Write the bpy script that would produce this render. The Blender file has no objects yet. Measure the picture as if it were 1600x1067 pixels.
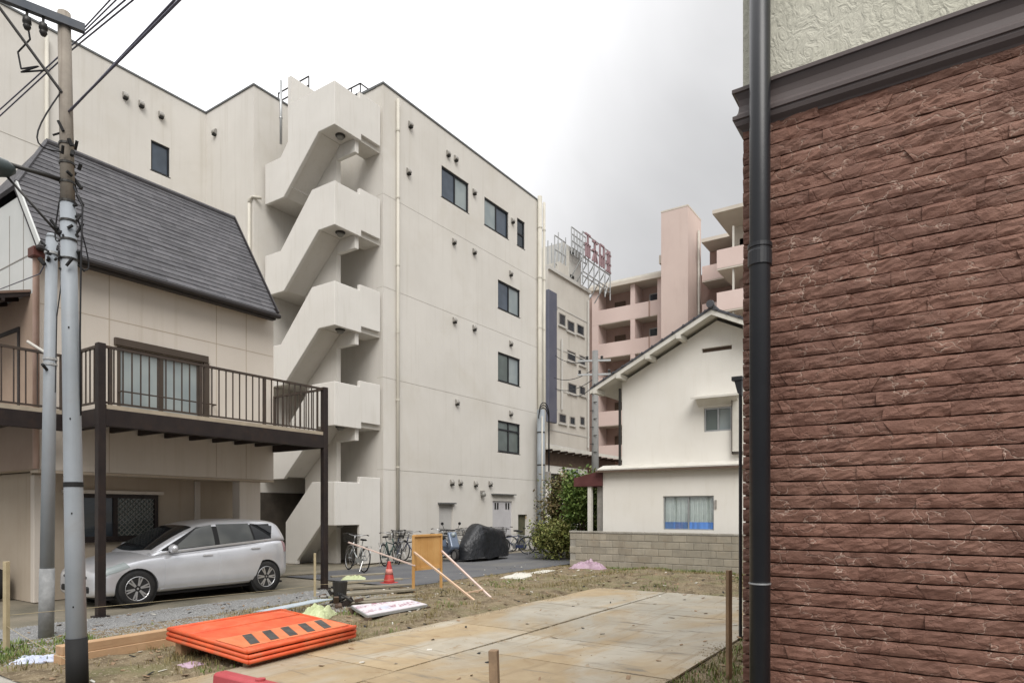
import bpy, bmesh, math, random
from mathutils import Vector, Matrix, noise as mnoise

sc = bpy.context.scene
R = math.radians
rnd = random.Random(7)

# ---------------------------------------------------------------- camera
H = 1.65                                    # eye height above the vacant lot
FPX, CX, HZ = 1017.0, 800.0, 798.0          # focal length, centre column and horizon row in photo pixels
YAW = math.atan2(680.0, 1017.0)
SN, CS = math.sin(YAW), math.cos(YAW)
cam_d = bpy.data.cameras.new('camera')
cam = bpy.data.objects.new('camera', cam_d)
sc.collection.objects.link(cam)
cam.location = (0, 0, H)
cam.rotation_euler = (math.pi / 2, 0, YAW)
cam_d.sensor_width = 36.0
cam_d.lens = FPX / 1600 * 36.0
cam_d.shift_y = (HZ - 533.5) / 1600
cam_d.clip_start = 0.05
cam_d.clip_end = 3000
sc.camera = cam

# ---------------------------------------------------------------- overcast sky
SUN_EL, SUN_DIR = 44.0, Vector((0.62, -0.66, 0))
world = bpy.data.worlds.new('World')
sc.world = world
world.use_nodes = True
wt = world.node_tree
wt.nodes.clear()
def wn(t): return wt.nodes.new(t)
wo, wb = wn('ShaderNodeOutputWorld'), wn('ShaderNodeBackground')
sky = wn('ShaderNodeTexSky')
sky.sky_type = 'NISHITA'
sky.sun_disc = False
sky.sun_elevation = R(SUN_EL)
sky.sun_rotation = math.atan2(SUN_DIR.x, SUN_DIR.y)
sky.dust_density = 4.0
hs = wn('ShaderNodeHueSaturation'); hs.inputs['Saturation'].default_value = 0.12
wt.links.new(sky.outputs[0], hs.inputs['Color'])
# cloud deck: brighter towards the zenith and towards the thin cloud in the west
tc = wn('ShaderNodeTexCoord')
sep = wn('ShaderNodeSeparateXYZ'); wt.links.new(tc.outputs['Generated'], sep.inputs[0])
pz = wn('ShaderNodeMath'); pz.operation = 'MAXIMUM'; pz.inputs[1].default_value = 0.0; wt.links.new(sep.outputs['Z'], pz.inputs[0])
pw = wn('ShaderNodeMath'); pw.operation = 'POWER'; pw.inputs[1].default_value = 4.5; wt.links.new(pz.outputs[0], pw.inputs[0])
el = wn('ShaderNodeMapRange'); el.inputs['From Min'].default_value = 0.0; el.inputs['From Max'].default_value = 1.0
el.inputs['To Min'].default_value = 3.55; el.inputs['To Max'].default_value = 22.0
wt.links.new(pw.outputs[0], el.inputs['Value'])
dt = wn('ShaderNodeVectorMath'); dt.operation = 'DOT_PRODUCT'
wd = Vector((-0.776, 0.373, 0.509)).normalized(); dt.inputs[1].default_value = wd
wt.links.new(tc.outputs['Generated'], dt.inputs[0])
wst = wn('ShaderNodeMapRange'); wst.interpolation_type = 'SMOOTHSTEP'
wst.inputs['From Min'].default_value = 0.76; wst.inputs['From Max'].default_value = 1.0
wst.inputs['To Min'].default_value = 0.0; wst.inputs['To Max'].default_value = 5.5
wt.links.new(dt.outputs['Value'], wst.inputs['Value'])
nz = wn('ShaderNodeTexNoise'); nz.inputs['Scale'].default_value = 3.0; nz.inputs['Detail'].default_value = 5; nz.inputs['Distortion'].default_value = 0.6
wt.links.new(tc.outputs['Generated'], nz.inputs['Vector'])
nm = wn('ShaderNodeMapRange'); nm.inputs['From Min'].default_value = 0.3; nm.inputs['From Max'].default_value = 0.7
nm.inputs['To Min'].default_value = -0.55; nm.inputs['To Max'].default_value = 0.55
wt.links.new(nz.outputs['Fac'], nm.inputs['Value'])
a1 = wn('ShaderNodeMath'); a1.operation = 'ADD'; wt.links.new(el.outputs[0], a1.inputs[0]); wt.links.new(wst.outputs[0], a1.inputs[1])
a2 = wn('ShaderNodeMath'); a2.operation = 'ADD'; wt.links.new(a1.outputs[0], a2.inputs[0]); wt.links.new(nm.outputs[0], a2.inputs[1])
cl = wn('ShaderNodeVectorMath'); cl.operation = 'SCALE'; cl.inputs[0].default_value = (0.985, 0.985, 1.0)
wt.links.new(a2.outputs[0], cl.inputs['Scale'])
mx = wn('ShaderNodeMix'); mx.data_type = 'RGBA'; mx.inputs['Factor'].default_value = 0.93
wt.links.new(hs.outputs[0], mx.inputs['A']); wt.links.new(cl.outputs[0], mx.inputs['B'])
wt.links.new(mx.outputs['Result'], wb.inputs['Color'])
wb.inputs['Strength'].default_value = 0.1
wt.links.new(wb.outputs[0], wo.inputs[0])

sd = bpy.data.lights.new('sun', 'SUN')
sun = bpy.data.objects.new('sun', sd)
sc.collection.objects.link(sun)
sd.energy = 1.5
sd.angle = R(35)
sd.color = (1.0, 0.965, 0.92)
sdir = Vector((SUN_DIR.x, SUN_DIR.y, math.tan(R(SUN_EL)) * SUN_DIR.length)).normalized()
sun.rotation_euler = sdir.to_track_quat('Z', 'Y').to_euler()
sun.location = (10, -10, 30)
sc.view_settings.view_transform = 'Standard'
sc.view_settings.look = 'None'
sc.view_settings.gamma = 1.0
sc.view_settings.exposure = 0.72

# ---------------------------------------------------------------- photo rays onto known planes
def ray(px, py):
    X = (px - CX) / FPX
    return (CS * X - SN, SN * X + CS, (HZ - py) / FPX)
def PX(px, py, x):
    r = ray(px, py); t = x / r[0]; return Vector((x, r[1] * t, H + r[2] * t))
def PY(px, py, y):
    r = ray(px, py); t = y / r[1]; return Vector((r[0] * t, y, H + r[2] * t))
def PZ(px, py, z=0.0):
    r = ray(px, py); t = (z - H) / r[2]; return Vector((r[0] * t, r[1] * t, z))
def PT(px, py, t):
    r = ray(px, py); return Vector((r[0] * t, r[1] * t, H + r[2] * t))

# ---------------------------------------------------------------- materials
def nt(name):
    m = bpy.data.materials.new(name); m.use_nodes = True
    t = m.node_tree; b = t.nodes['Principled BSDF']
    return m, t, b
def setspec(b, v):
    if 'Specular IOR Level' in b.inputs: b.inputs['Specular IOR Level'].default_value = v
def pos_node(t, scale=(1, 1, 1)):
    g = t.nodes.new('ShaderNodeNewGeometry')
    mp = t.nodes.new('ShaderNodeMapping'); mp.inputs['Scale'].default_value = scale
    t.links.new(g.outputs['Position'], mp.inputs['Vector'])
    return mp.outputs[0]
def noise_node(t, vec, scale, detail=5, rough=0.6, dist=0.0):
    n = t.nodes.new('ShaderNodeTexNoise')
    n.inputs['Scale'].default_value = scale; n.inputs['Detail'].default_value = detail
    n.inputs['Roughness'].default_value = rough; n.inputs['Distortion'].default_value = dist
    t.links.new(vec, n.inputs['Vector']); return n.outputs['Fac']
def ramp(t, fac, lo, hi):
    r = t.nodes.new('ShaderNodeMapRange'); r.interpolation_type = 'SMOOTHSTEP'
    r.inputs['From Min'].default_value = lo; r.inputs['From Max'].default_value = hi
    t.links.new(fac, r.inputs['Value']); return r.outputs[0]
def mixc(t, fac, a, b, mode='MIX'):
    m = t.nodes.new('ShaderNodeMix'); m.data_type = 'RGBA'; m.blend_type = mode
    if isinstance(fac, (int, float)): m.inputs['Factor'].default_value = fac
    else: t.links.new(fac, m.inputs['Factor'])
    for k, v in (('A', a), ('B', b)):
        if isinstance(v, tuple): m.inputs[k].default_value = (*v[:3], 1)
        else: t.links.new(v, m.inputs[k])
    return m.outputs['Result']
def bump(t, b, height, strength, dist=0.02, prev=None):
    n = t.nodes.new('ShaderNodeBump'); n.inputs['Strength'].default_value = strength; n.inputs['Distance'].default_value = dist
    t.links.new(height, n.inputs['Height'])
    if prev is not None: t.links.new(prev, n.inputs['Normal'])
    t.links.new(n.outputs[0], b.inputs['Normal']); return n.outputs[0]
def mk(name, c1, c2=None, scale=2.0, rough=0.8, bmp=0.15, bscale=60, bdist=0.01, metal=0.0, spec=0.3, streak=None, sscale=(3, 3, 0.25), samt=0.5, dirt=None, dscale=0.7, damt=0.5, ov=0.0):
    """colour noise c1-c2, optional run-off streaks, optional blotches, per-object value shift ov"""
    m, t, b = nt(name)
    p = pos_node(t)
    col = mixc(t, ramp(t, noise_node(t, p, scale), 0.3, 0.7), c1, c2 or tuple(v * 0.88 for v in c1))
    if streak:
        f = ramp(t, noise_node(t, pos_node(t, sscale), 2.0, 6, 0.65), 0.5, 0.78)
        f2 = t.nodes.new('ShaderNodeMath'); f2.operation = 'MULTIPLY'; f2.inputs[1].default_value = samt
        t.links.new(f, f2.inputs[0]); col = mixc(t, f2.outputs[0], col, streak)
    if dirt:
        f = ramp(t, noise_node(t, p, dscale, 7, 0.65, 0.6), 0.48, 0.75)
        f2 = t.nodes.new('ShaderNodeMath'); f2.operation = 'MULTIPLY'; f2.inputs[1].default_value = damt
        t.links.new(f, f2.inputs[0]); col = mixc(t, f2.outputs[0], col, dirt)
    if ov:
        oi = t.nodes.new('ShaderNodeObjectInfo')
        mr = t.nodes.new('ShaderNodeMapRange'); mr.inputs['To Min'].default_value = 1 - ov; mr.inputs['To Max'].default_value = 1 + ov
        t.links.new(oi.outputs['Random'], mr.inputs['Value'])
        vm = t.nodes.new('ShaderNodeVectorMath'); vm.operation = 'SCALE'
        t.links.new(col, vm.inputs[0]); t.links.new(mr.outputs[0], vm.inputs['Scale']); col = vm.outputs[0]
    t.links.new(col, b.inputs['Base Color'])
    b.inputs['Roughness'].default_value = rough; b.inputs['Metallic'].default_value = metal; setspec(b, spec)
    if bmp: bump(t, b, noise_node(t, p, bscale, 4), bmp, bdist)
    return m

M = {}
M['render'] = mk('beige_render', (0.60, 0.575, 0.53), (0.645, 0.62, 0.575), 0.5, 0.85, 0.25, 45, 0.006, streak=(0.43, 0.395, 0.325), sscale=(3.4, 3.4, 0.12), samt=0.32, dirt=(0.545, 0.51, 0.445), dscale=0.45, damt=0.55)
M['render2'] = mk('beige_parapet_render', (0.64, 0.62, 0.58), (0.68, 0.66, 0.62), 0.8, 0.85, 0.25, 45, 0.006, streak=(0.45, 0.415, 0.345), sscale=(5, 5, 0.3), samt=0.3)
M['joint'] = mk('joint_filler', (0.40, 0.37, 0.31), None, 3, 0.9, 0)
M['coping'] = mk('grey_coping_metal', (0.16, 0.165, 0.165), None, 2, 0.5, 0.05, metal=0.3)
M['pipe_beige'] = mk('beige_pipe', (0.56, 0.53, 0.46), (0.50, 0.475, 0.41), 1.2, 0.5, 0.05, streak=(0.33, 0.31, 0.22), samt=0.4)
M['vent'] = mk('vent_metal', (0.36, 0.34, 0.31), (0.28, 0.27, 0.25), 9, 0.5, 0.05, metal=0.3)
M['dark_void'] = mk('dark_interior', (0.025, 0.024, 0.022), None, 3, 0.9, 0)
M['bronze'] = mk('dark_bronze_aluminium', (0.028, 0.030, 0.034), None, 3, 0.4, 0.03, metal=0.4)
M['brown_alu'] = mk('brown_aluminium', (0.085, 0.066, 0.052), None, 3, 0.45, 0.03, metal=0.3)
M['alu'] = mk('pale_aluminium', (0.42, 0.43, 0.43), None, 5, 0.4, 0.03, metal=0.6)
def glass(name, c, rough=0.06, spec=0.6, c2=None):
    m, t, b = nt(name)
    p = pos_node(t)
    t.links.new(mixc(t, ramp(t, noise_node(t, p, 1.3, 2), 0.35, 0.65), c, c2 or tuple(v * 0.75 for v in c)), b.inputs['Base Color'])
    b.inputs['Roughness'].default_value = rough; setspec(b, spec)
    bump(t, b, noise_node(t, p, 2.5, 1), 0.06, 0.02)
    return m
M['glass_dark'] = glass('dark_window_glass', (0.035, 0.045, 0.055))
M['glass_blue'] = glass('bluish_window_glass', (0.075, 0.095, 0.125), 0.12)
M['glass_pale'] = glass('frosted_window_glass', (0.30, 0.34, 0.34), 0.3, 0.5, (0.24, 0.28, 0.29))
M['glass_green'] = glass('green_grey_glass', (0.12, 0.145, 0.135), 0.12)
M['curtain'] = mk('white_curtain', (0.78, 0.79, 0.78), (0.68, 0.70, 0.70), 8, 0.9, 0)
M['slate'] = mk('grey_slate_shingle', (0.074, 0.073, 0.079), (0.100, 0.098, 0.104), 7, 0.8, 0.5, 130, 0.004, dirt=(0.122, 0.117, 0.12), dscale=5, damt=0.5, ov=0.2)
M['slate_base'] = mk('roof_underlay', (0.05, 0.047, 0.05), None, 5, 0.9, 0)
M['gutter'] = mk('dark_gutter', (0.03, 0.026, 0.026), None, 4, 0.5, 0.03)
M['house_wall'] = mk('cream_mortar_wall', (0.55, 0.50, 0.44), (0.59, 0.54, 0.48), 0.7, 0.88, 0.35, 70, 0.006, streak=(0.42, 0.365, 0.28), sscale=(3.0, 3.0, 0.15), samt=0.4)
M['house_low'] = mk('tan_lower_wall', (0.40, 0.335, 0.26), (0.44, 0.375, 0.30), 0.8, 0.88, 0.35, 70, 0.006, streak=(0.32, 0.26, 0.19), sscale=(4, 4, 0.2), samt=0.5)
M['gable'] = mk('pale_gable_panel', (0.56, 0.57, 0.555), (0.51, 0.525, 0.51), 1.0, 0.8, 0.1, streak=(0.45, 0.46, 0.44), samt=0.4)
M['pinkpipe'] = mk('faded_pink_downpipe', (0.42, 0.30, 0.25), (0.36, 0.25, 0.2), 3, 0.6, 0.05)
M['steel_brown'] = mk('dark_brown_steel', (0.022, 0.017, 0.017), (0.032, 0.024, 0.022), 5, 0.5, 0.1, 50, 0.003, metal=0.2, dirt=(0.06, 0.035, 0.022), dscale=4, damt=0.35)
M['rail'] = mk('brown_railing_paint', (0.045, 0.035, 0.03), (0.06, 0.045, 0.035), 6, 0.5, 0.08, 60, 0.003, dirt=(0.10, 0.055, 0.03), dscale=5, damt=0.4)
M['deckboard'] = mk('weathered_deck_board', (0.35, 0.30, 0.23), (0.28, 0.24, 0.185), 6, 0.85, 0.3, 60, 0.004, ov=0.1)
M['lamp_dark'] = mk('dark_lamp_metal', (0.05, 0.048, 0.045), None, 4, 0.45, 0.03, metal=0.4)
M['lamp_glass'] = mk('lamp_cover', (0.24, 0.235, 0.215), None, 4, 0.3, 0.0)
# ---------------------------------------------------------------- mesh helpers
COL = sc.collection
WL = {}                                     # world location of each parent, so part meshes can be written in world metres
class MB:
    def __init__(s): s.v = []; s.f = []
    def add(s, vs, fs):
        o = len(s.v); s.v += [tuple(v) for v in vs]; s.f += [tuple(i + o for i in f) for f in fs]; return s
    def box(s, x0, x1, y0, y1, z0, z1):
        x0, x1 = min(x0, x1), max(x0, x1); y0, y1 = min(y0, y1), max(y0, y1); z0, z1 = min(z0, z1), max(z0, z1)
        return s.add([(x0, y0, z0), (x1, y0, z0), (x1, y1, z0), (x0, y1, z0), (x0, y0, z1), (x1, y0, z1), (x1, y1, z1), (x0, y1, z1)],
                     [(0, 3, 2, 1), (4, 5, 6, 7), (0, 1, 5, 4), (1, 2, 6, 5), (2, 3, 7, 6), (3, 0, 4, 7)])
    def prism(s, poly, d):
        """poly: 3D points in a plane, extruded by vector d"""
        n = len(poly); a = [Vector(p) for p in poly]; d = Vector(d)
        nrm = Vector((0, 0, 0))
        for i in range(n): nrm += a[i].cross(a[(i + 1) % n])
        if nrm.dot(d) > 0: a.reverse()
        b = [p + d for p in a]
        return s.add(a + b, [tuple(range(n)), tuple(range(2 * n - 1, n - 1, -1))] + [(i, i + n, (i + 1) % n + n, (i + 1) % n)[::1] for i in range(n)])
    def bar(s, a, b, w, h=None, up=(0, 0, 1)):
        a, b = Vector(a), Vector(b); h = h or w
        d = (b - a).normalized(); u = Vector(up)
        if abs(d.dot(u)) > 0.98: u = Vector((1, 0, 0))
        sx = d.cross(u).normalized() * w / 2; sy = sx.cross(d).normalized() * h / 2
        vs = [p + i * sx + j * sy for p in (a, b) for i, j in ((-1, -1), (1, -1), (1, 1), (-1, 1))]
        return s.add(vs, [(0, 1, 2, 3), (7, 6, 5, 4), (0, 4, 5, 1), (1, 5, 6, 2), (2, 6, 7, 3), (3, 7, 4, 0)])
    def tube(s, pts, r, n=8, cap=True):
        pts = [Vector(p) for p in pts]; m = len(pts)
        rs = r if isinstance(r, (list, tuple)) else [r] * m
        prev = None; vs = []
        for i, p in enumerate(pts):
            d = (pts[min(i + 1, m - 1)] - pts[max(i - 1, 0)]).normalized()
            if prev is None:
                u = Vector((0, 0, 1)) if abs(d.z) < 0.9 else Vector((1, 0, 0))
                u = (u - d * u.dot(d)).normalized()
            else: u = (prev - d * prev.dot(d)).normalized()
            prev = u; w = d.cross(u)
            vs += [p + (u * math.cos(2 * math.pi * k / n) + w * math.sin(2 * math.pi * k / n)) * rs[i] for k in range(n)]
        fs = [(i * n + k, i * n + (k + 1) % n, (i + 1) * n + (k + 1) % n, (i + 1) * n + k) for i in range(m - 1) for k in range(n)]
        if cap: fs += [tuple(range(n - 1, -1, -1)), tuple(range((m - 1) * n, m * n))]
        return s.add(vs, fs)
    def lathe(s, prof, c=(0, 0, 0), n=16, axis='z'):
        """prof: (radius, height) pairs turned round an axis through c"""
        vs = []; c = Vector(c)
        for r, h in prof:
            for k in range(n):
                a = 2 * math.pi * k / n; p = (r * math.cos(a), r * math.sin(a), h)
                if axis == 'x': p = (p[2], p[0], p[1])
                elif axis == 'y': p = (p[1], p[2], p[0])
                vs.append(c + Vector(p))
        m = len(prof)
        fs = [(i * n + k, i * n + (k + 1) % n, (i + 1) * n + (k + 1) % n, (i + 1) * n + k) for i in range(m - 1) for k in range(n)]
        if prof[0][0] > 1e-5: fs.append(tuple(range(n - 1, -1, -1)))
        if prof[-1][0] > 1e-5: fs.append(tuple(range((m - 1) * n, m * n)))
        return s.add(vs, fs)
    def torus(s, c, R0, r, n=24, k=6, axis='y'):
        pr = []
        vs = []; c = Vector(c)
        for i in range(n):
            a = 2 * math.pi * i / n
            for j in range(k):
                b = 2 * math.pi * j / k; q = R0 + r * math.cos(b)
                p = (q * math.cos(a), q * math.sin(a), r * math.sin(b))
                if axis == 'x': p = (p[2], p[0], p[1])
                elif axis == 'y': p = (p[1], p[2], p[0])
                vs.append(c + Vector(p))
        return s.add(vs, [(i * k + j, ((i + 1) % n) * k + j, ((i + 1) % n) * k + (j + 1) % k, i * k + (j + 1) % k) for i in range(n) for j in range(k)])
    def build(s, name, mat, parent=None, bevel=0, smooth=False, seg=1, kind=None, subsurf=0):
        o0 = WL.get(parent.name, Vector((0, 0, 0))) if parent is not None else Vector((0, 0, 0))
        me = bpy.data.meshes.new(name)
        me.from_pydata([(v[0] - o0.x, v[1] - o0.y, v[2] - o0.z) for v in s.v], [], s.f)
        bm = bmesh.new(); bm.from_mesh(me); bmesh.ops.recalc_face_normals(bm, faces=bm.faces); bm.to_mesh(me); bm.free()
        me.materials.append(M[mat] if isinstance(mat, str) else mat)
        ob = bpy.data.objects.new(name, me); COL.objects.link(ob)
        if smooth:
            me.polygons.foreach_set('use_smooth', [True] * len(me.polygons)); 
        if parent is not None:
            ob.parent = parent; WL[ob.name] = o0
        else: WL[ob.name] = Vector((0, 0, 0))
        if bevel:
            b = ob.modifiers.new('bevel', 'BEVEL'); b.width = bevel; b.segments = seg; b.limit_method = 'ANGLE'; b.angle_limit = R(40)
        if subsurf:
            b = ob.modifiers.new('sub', 'SUBSURF'); b.levels = b.render_levels = subsurf
        if kind: ob['kind'] = kind
        return ob
def tag(o, label, cat, group=None):
    o['label'] = label; o['category'] = cat
    if group: o['group'] = group
    return o
def thing(name, label, cat, loc=(0, 0, 0), group=None, rz=0.0, local=False):
    o = bpy.data.objects.new(name, None); COL.objects.link(o); o.location = loc; o.rotation_euler = (0, 0, rz)
    o.empty_display_size = 0.2
    WL[o.name] = Vector((0, 0, 0)) if local else Vector(loc)
    return tag(o, label, cat, group)
def copy_tree(o, parent=None):
    c = o.copy(); COL.objects.link(c); c.parent = parent
    for ch in list(o.children): copy_tree(ch, c)
    return c
def share(src, name, parent, loc, rot=None, scale=None):
    """another object on the same mesh data, placed relative to its parent"""
    o = bpy.data.objects.new(name, src if isinstance(src, bpy.types.Mesh) else src.data); COL.objects.link(o); o.parent = parent
    b0 = WL.get(parent.name, Vector((0, 0, 0)))
    o.location = Vector(loc) - b0
    if rot: o.rotation_euler = rot
    if scale: o.scale = scale
    return o
def structure(o):
    o['kind'] = 'structure'; return o
def wall_cells(ax, c0, c1, u0, u1, z0, z1, holes):
    """wall slab between planes c0,c1 on axis ax ('x' or 'y'), with rectangular through-openings (u0,u1,z0,z1)"""
    us = sorted({u0, u1, *[h[0] for h in holes], *[h[1] for h in holes]})
    zs = sorted({z0, z1, *[h[2] for h in holes], *[h[3] for h in holes]})
    us = [u for u in us if u0 <= u <= u1]; zs = [z for z in zs if z0 <= z <= z1]
    nu, nz_ = len(us) - 1, len(zs) - 1
    def solid(i, j):
        if i < 0 or j < 0 or i >= nu or j >= nz_: return False
        um, zm = (us[i] + us[i + 1]) / 2, (zs[j] + zs[j + 1]) / 2
        return not any(h[0] < um < h[1] and h[2] < zm < h[3] for h in holes)
    mb = MB()
    def pt(c, u, z): return (c, u, z) if ax == 'x' else (u, c, z)
    def q(*p): mb.add(p, [(0, 1, 2, 3)])
    for i in range(nu):
        for j in range(nz_):
            if not solid(i, j): continue
            a, b, e, f = us[i], us[i + 1], zs[j], zs[j + 1]
            for c in (c0, c1): q(pt(c, a, e), pt(c, b, e), pt(c, b, f), pt(c, a, f))
            if not solid(i - 1, j): q(pt(c0, a, e), pt(c1, a, e), pt(c1, a, f), pt(c0, a, f))
            if not solid(i + 1, j): q(pt(c0, b, e), pt(c1, b, e), pt(c1, b, f), pt(c0, b, f))
            if not solid(i, j - 1): q(pt(c0, a, e), pt(c1, a, e), pt(c1, b, e), pt(c0, b, e))
            if not solid(i, j + 1): q(pt(c0, a, f), pt(c1, a, f), pt(c1, b, f), pt(c0, b, f))
    bm = bmesh.new()
    vs = [bm.verts.new(v) for v in mb.v]
    for f in mb.f: bm.faces.new([vs[i] for i in f])
    bmesh.ops.remove_doubles(bm, verts=bm.verts, dist=1e-5)
    bmesh.ops.recalc_face_normals(bm, faces=bm.faces)
    out = MB(); bm.verts.index_update()
    out.add([v.co[:] for v in bm.verts], [[v.index for v in f.verts] for f in bm.faces]); bm.free()
    return out
def window(ax, c, sgn, u0, u1, z0, z1, parent, fr='bronze', panes=('glass_dark', 'glass_pale'), fw=0.055, sill=True, transom=None, name='window', depth=0.05):
    """sliding window standing in an opening; sgn = outward direction along ax"""
    def B(mb, ca, cb, a, b, e, f):
        if ax == 'x': mb.box(ca, cb, a, b, e, f)
        else: mb.box(a, b, ca, cb, e, f)
    m = MB(); ca, cb = c - sgn * depth, c + sgn * 0.012
    B(m, ca, cb, u0, u0 + fw, z0, z1); B(m, ca, cb, u1 - fw, u1, z0, z1)
    B(m, ca, cb, u0 + fw, u1 - fw, z0, z0 + fw); B(m, ca, cb, u0 + fw, u1 - fw, z1 - fw, z1)
    n = len(panes); w = (u1 - u0 - 2 * fw) / n
    for k in range(1, n): B(m, ca, c + sgn * 0.005, u0 + fw + k * w - fw * 0.55, u0 + fw + k * w + fw * 0.55, z0 + fw, z1 - fw)
    if transom: B(m, ca, c + sgn * 0.003, u0 + fw, u1 - fw, transom - fw / 2, transom + fw / 2)
    w0 = m.build(name, fr, parent)
    for k, g in enumerate(panes):
        p = MB(); off = 0.025 + 0.012 * (k % 2)
        B(p, c - sgn * (off + 0.006), c - sgn * off, u0 + fw + k * w, u0 + fw + (k + 1) * w, z0 + fw, z1 - fw); p.build('pane', g, w0)
    if sill:
        p = MB(); B(p, c - sgn * 0.02, c + sgn * 0.05, u0 - 0.03, u1 + 0.03, z0 - 0.035, z0 - 0.002); p.build('sill', fr, w0)
    return w0
def blob_noise(v, s=1.0, o=0.0): return mnoise.noise(Vector(v) * s + Vector((o, o * 1.7, o * 0.3)))
# ================================================================ ground
def ground_mat(name, cols, scale, rough, bst, bsc, bdist, fine=None, wet=None):
    m, t, b = nt(name); p = pos_node(t)
    col = mixc(t, ramp(t, noise_node(t, p, scale, 6, 0.65), 0.35, 0.65), cols[0], cols[1])
    if len(cols) > 2: col = mixc(t, ramp(t, noise_node(t, p, scale * 0.35, 5, 0.6, 0.8), 0.45, 0.68), col, cols[2])
    if fine:
        col = mixc(t, ramp(t, noise_node(t, p, fine[0], 3, 0.7), fine[2], fine[2] + 0.12), col, fine[1])
    t.links.new(col, b.inputs['Base Color']); b.inputs['Roughness'].default_value = rough; setspec(b, 0.25)
    n1 = bump(t, b, noise_node(t, p, bsc, 5, 0.7), bst, bdist)
    return m
M['soil'] = ground_mat('dry_soil', [(0.125, 0.094, 0.058), (0.25, 0.198, 0.125), (0.175, 0.158, 0.082)], 3.6, 0.95, 1.0, 18, 0.04, (24, (0.36, 0.305, 0.21), 0.57))
M['apron'] = ground_mat('stained_concrete_apron', [(0.245, 0.215, 0.165), (0.185, 0.165, 0.125), (0.135, 0.125, 0.095)], 1.1, 0.8, 0.4, 30, 0.01, (60, (0.32, 0.29, 0.23), 0.6))
M['gravel_bed'] = ground_mat('grey_gravel_bed', [(0.215, 0.215, 0.215), (0.27, 0.27, 0.265), (0.20, 0.19, 0.17)], 2.2, 0.9, 1.0, 55, 0.02, (95, (0.40, 0.40, 0.39), 0.55))
M['asphalt'] = ground_mat('worn_asphalt', [(0.095, 0.097, 0.104), (0.125, 0.126, 0.13), (0.15, 0.145, 0.135)], 0.8, 0.85, 0.4, 90, 0.008, (130, (0.2, 0.2, 0.2), 0.6))
M['concrete'] = mk('kerb_concrete', (0.36, 0.34, 0.30), (0.28, 0.265, 0.23), 4, 0.9, 0.4, 60, 0.008, dirt=(0.2, 0.18, 0.14), dscale=3, damt=0.5)

structure(MB().add([(-500, 2.6, -0.035), (400, 2.6, -0.035), (400, 700, -0.035), (-500, 700, -0.035)], [(0, 1, 2, 3)]).build('ground', 'apron'))
structure(MB().add([(-500, -300, -0.12), (400, -300, -0.12), (400, 2.44, -0.12), (-500, 2.44, -0.12)], [(0, 1, 2, 3)]).build('road', 'asphalt'))
mb = MB(); x = -40.0
kerb = None
def kerb_piece(x):
    return MB().box(x, x + 0.595, 2.44, 2.6, -0.14, 0.005).build('kerb_stone', 'concrete', kerb, bevel=0.012)
kerb = thing('kerb', 'low pale concrete kerb between the road and the lot', 'kerb', (-6, 2.5, 0))
k0 = MB().box(-0.2975, 0.2975, -0.08, 0.08, -0.14, 0.005)
k0.v = [(v[0] - 6, v[1] + 2.52, v[2]) for v in k0.v]
kp = k0.build('kerb_stone', 'concrete', kerb, bevel=0.012)
for i in range(-14, 24):
    if i: share(kp, 'kerb_stone', kerb, (-6 + 0.6 * i, 2.5, 0)).modifiers.new('bevel', 'BEVEL').width = 0.012

# vacant lot: uneven soil, flat under the steel plates
PLX0, PLX1, PLY0, PLY1 = -6.1, -2.2, 2.62, 12.45
def soil_h(x, y):
    n = 0.030 * blob_noise((x, y, 0), 1.1) + 0.022 * blob_noise((x, y, 3), 3.3) + 0.010 * blob_noise((x, y, 7), 9)
    n += 0.018
    d = max(PLX0 - x, x - PLX1, PLY0 - y, y - PLY1)
    k = min(1, max(0, d / 0.4))
    e = min(1, max(0, (x + 9.7) / 0.35))
    f = min(1, max(0, (17.15 - y) / 0.2))
    mound = 0.16 * math.exp(-((y - 14.6) / 1.5) ** 2) * min(1, max(0, (x + 7.6) / 2)) + 0.10 * math.exp(-((x + 6.6) / 0.5) ** 2) * min(1, max(0, (y - 6) / 3)) * 0.4
    return 0.004 + k * e * max(-0.006, n + mound)
nx, ny = 150, 240
vs, fs = [], []
for j in range(ny + 1):
    for i in range(nx + 1):
        X = -9.75 + (9.75 - 0.2) * i / nx; Y = 2.55 + 14.65 * j / ny
        vs.append((X, Y, soil_h(X, Y)))
for j in range(ny):
    for i in range(nx):
        a = j * (nx + 1) + i; fs.append((a, a + 1, a + nx + 2, a + nx + 1))
structure(MB().add(vs, fs).build('lot_soil', 'soil', smooth=True))
structure(MB().add([(-26, 2.6, -0.012), (-9.4, 2.6, -0.012), (-9.4, 14, -0.012), (-26, 14, -0.012)], [(0, 1, 2, 3)]).build('parking_apron', 'apron'))
# gravel path, edges wobbling
def strip(name, mat, x0, x1, y0, y1, z, amp, seed, n=50):
    vs, fs = [], []
    for j in range(n + 1):
        Y = y0 + (y1 - y0) * j / n
        a = x0 + amp * blob_noise((Y, seed, 0), 1.3) + amp * 0.4 * blob_noise((Y, seed, 0), 5)
        b = x1 + amp * blob_noise((Y, seed + 5, 0), 1.3) + amp * 0.4 * blob_noise((Y, seed + 5, 0), 5)
        vs += [(a, Y, z), (b, Y, z)]
    fs = [(2 * j, 2 * j + 1, 2 * j + 3, 2 * j + 2) for j in range(n)]
    return structure(MB().add(vs, fs).build(name, mat))
strip('gravel_path', 'gravel_bed', -10.95, -8.1, 2.6, 9.0, -0.004, 0.12, 2)
strip('asphalt_path', 'asphalt', -14.0, -9.72, 10.4, 40, 0.014, 0.06, 9, 120)

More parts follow.
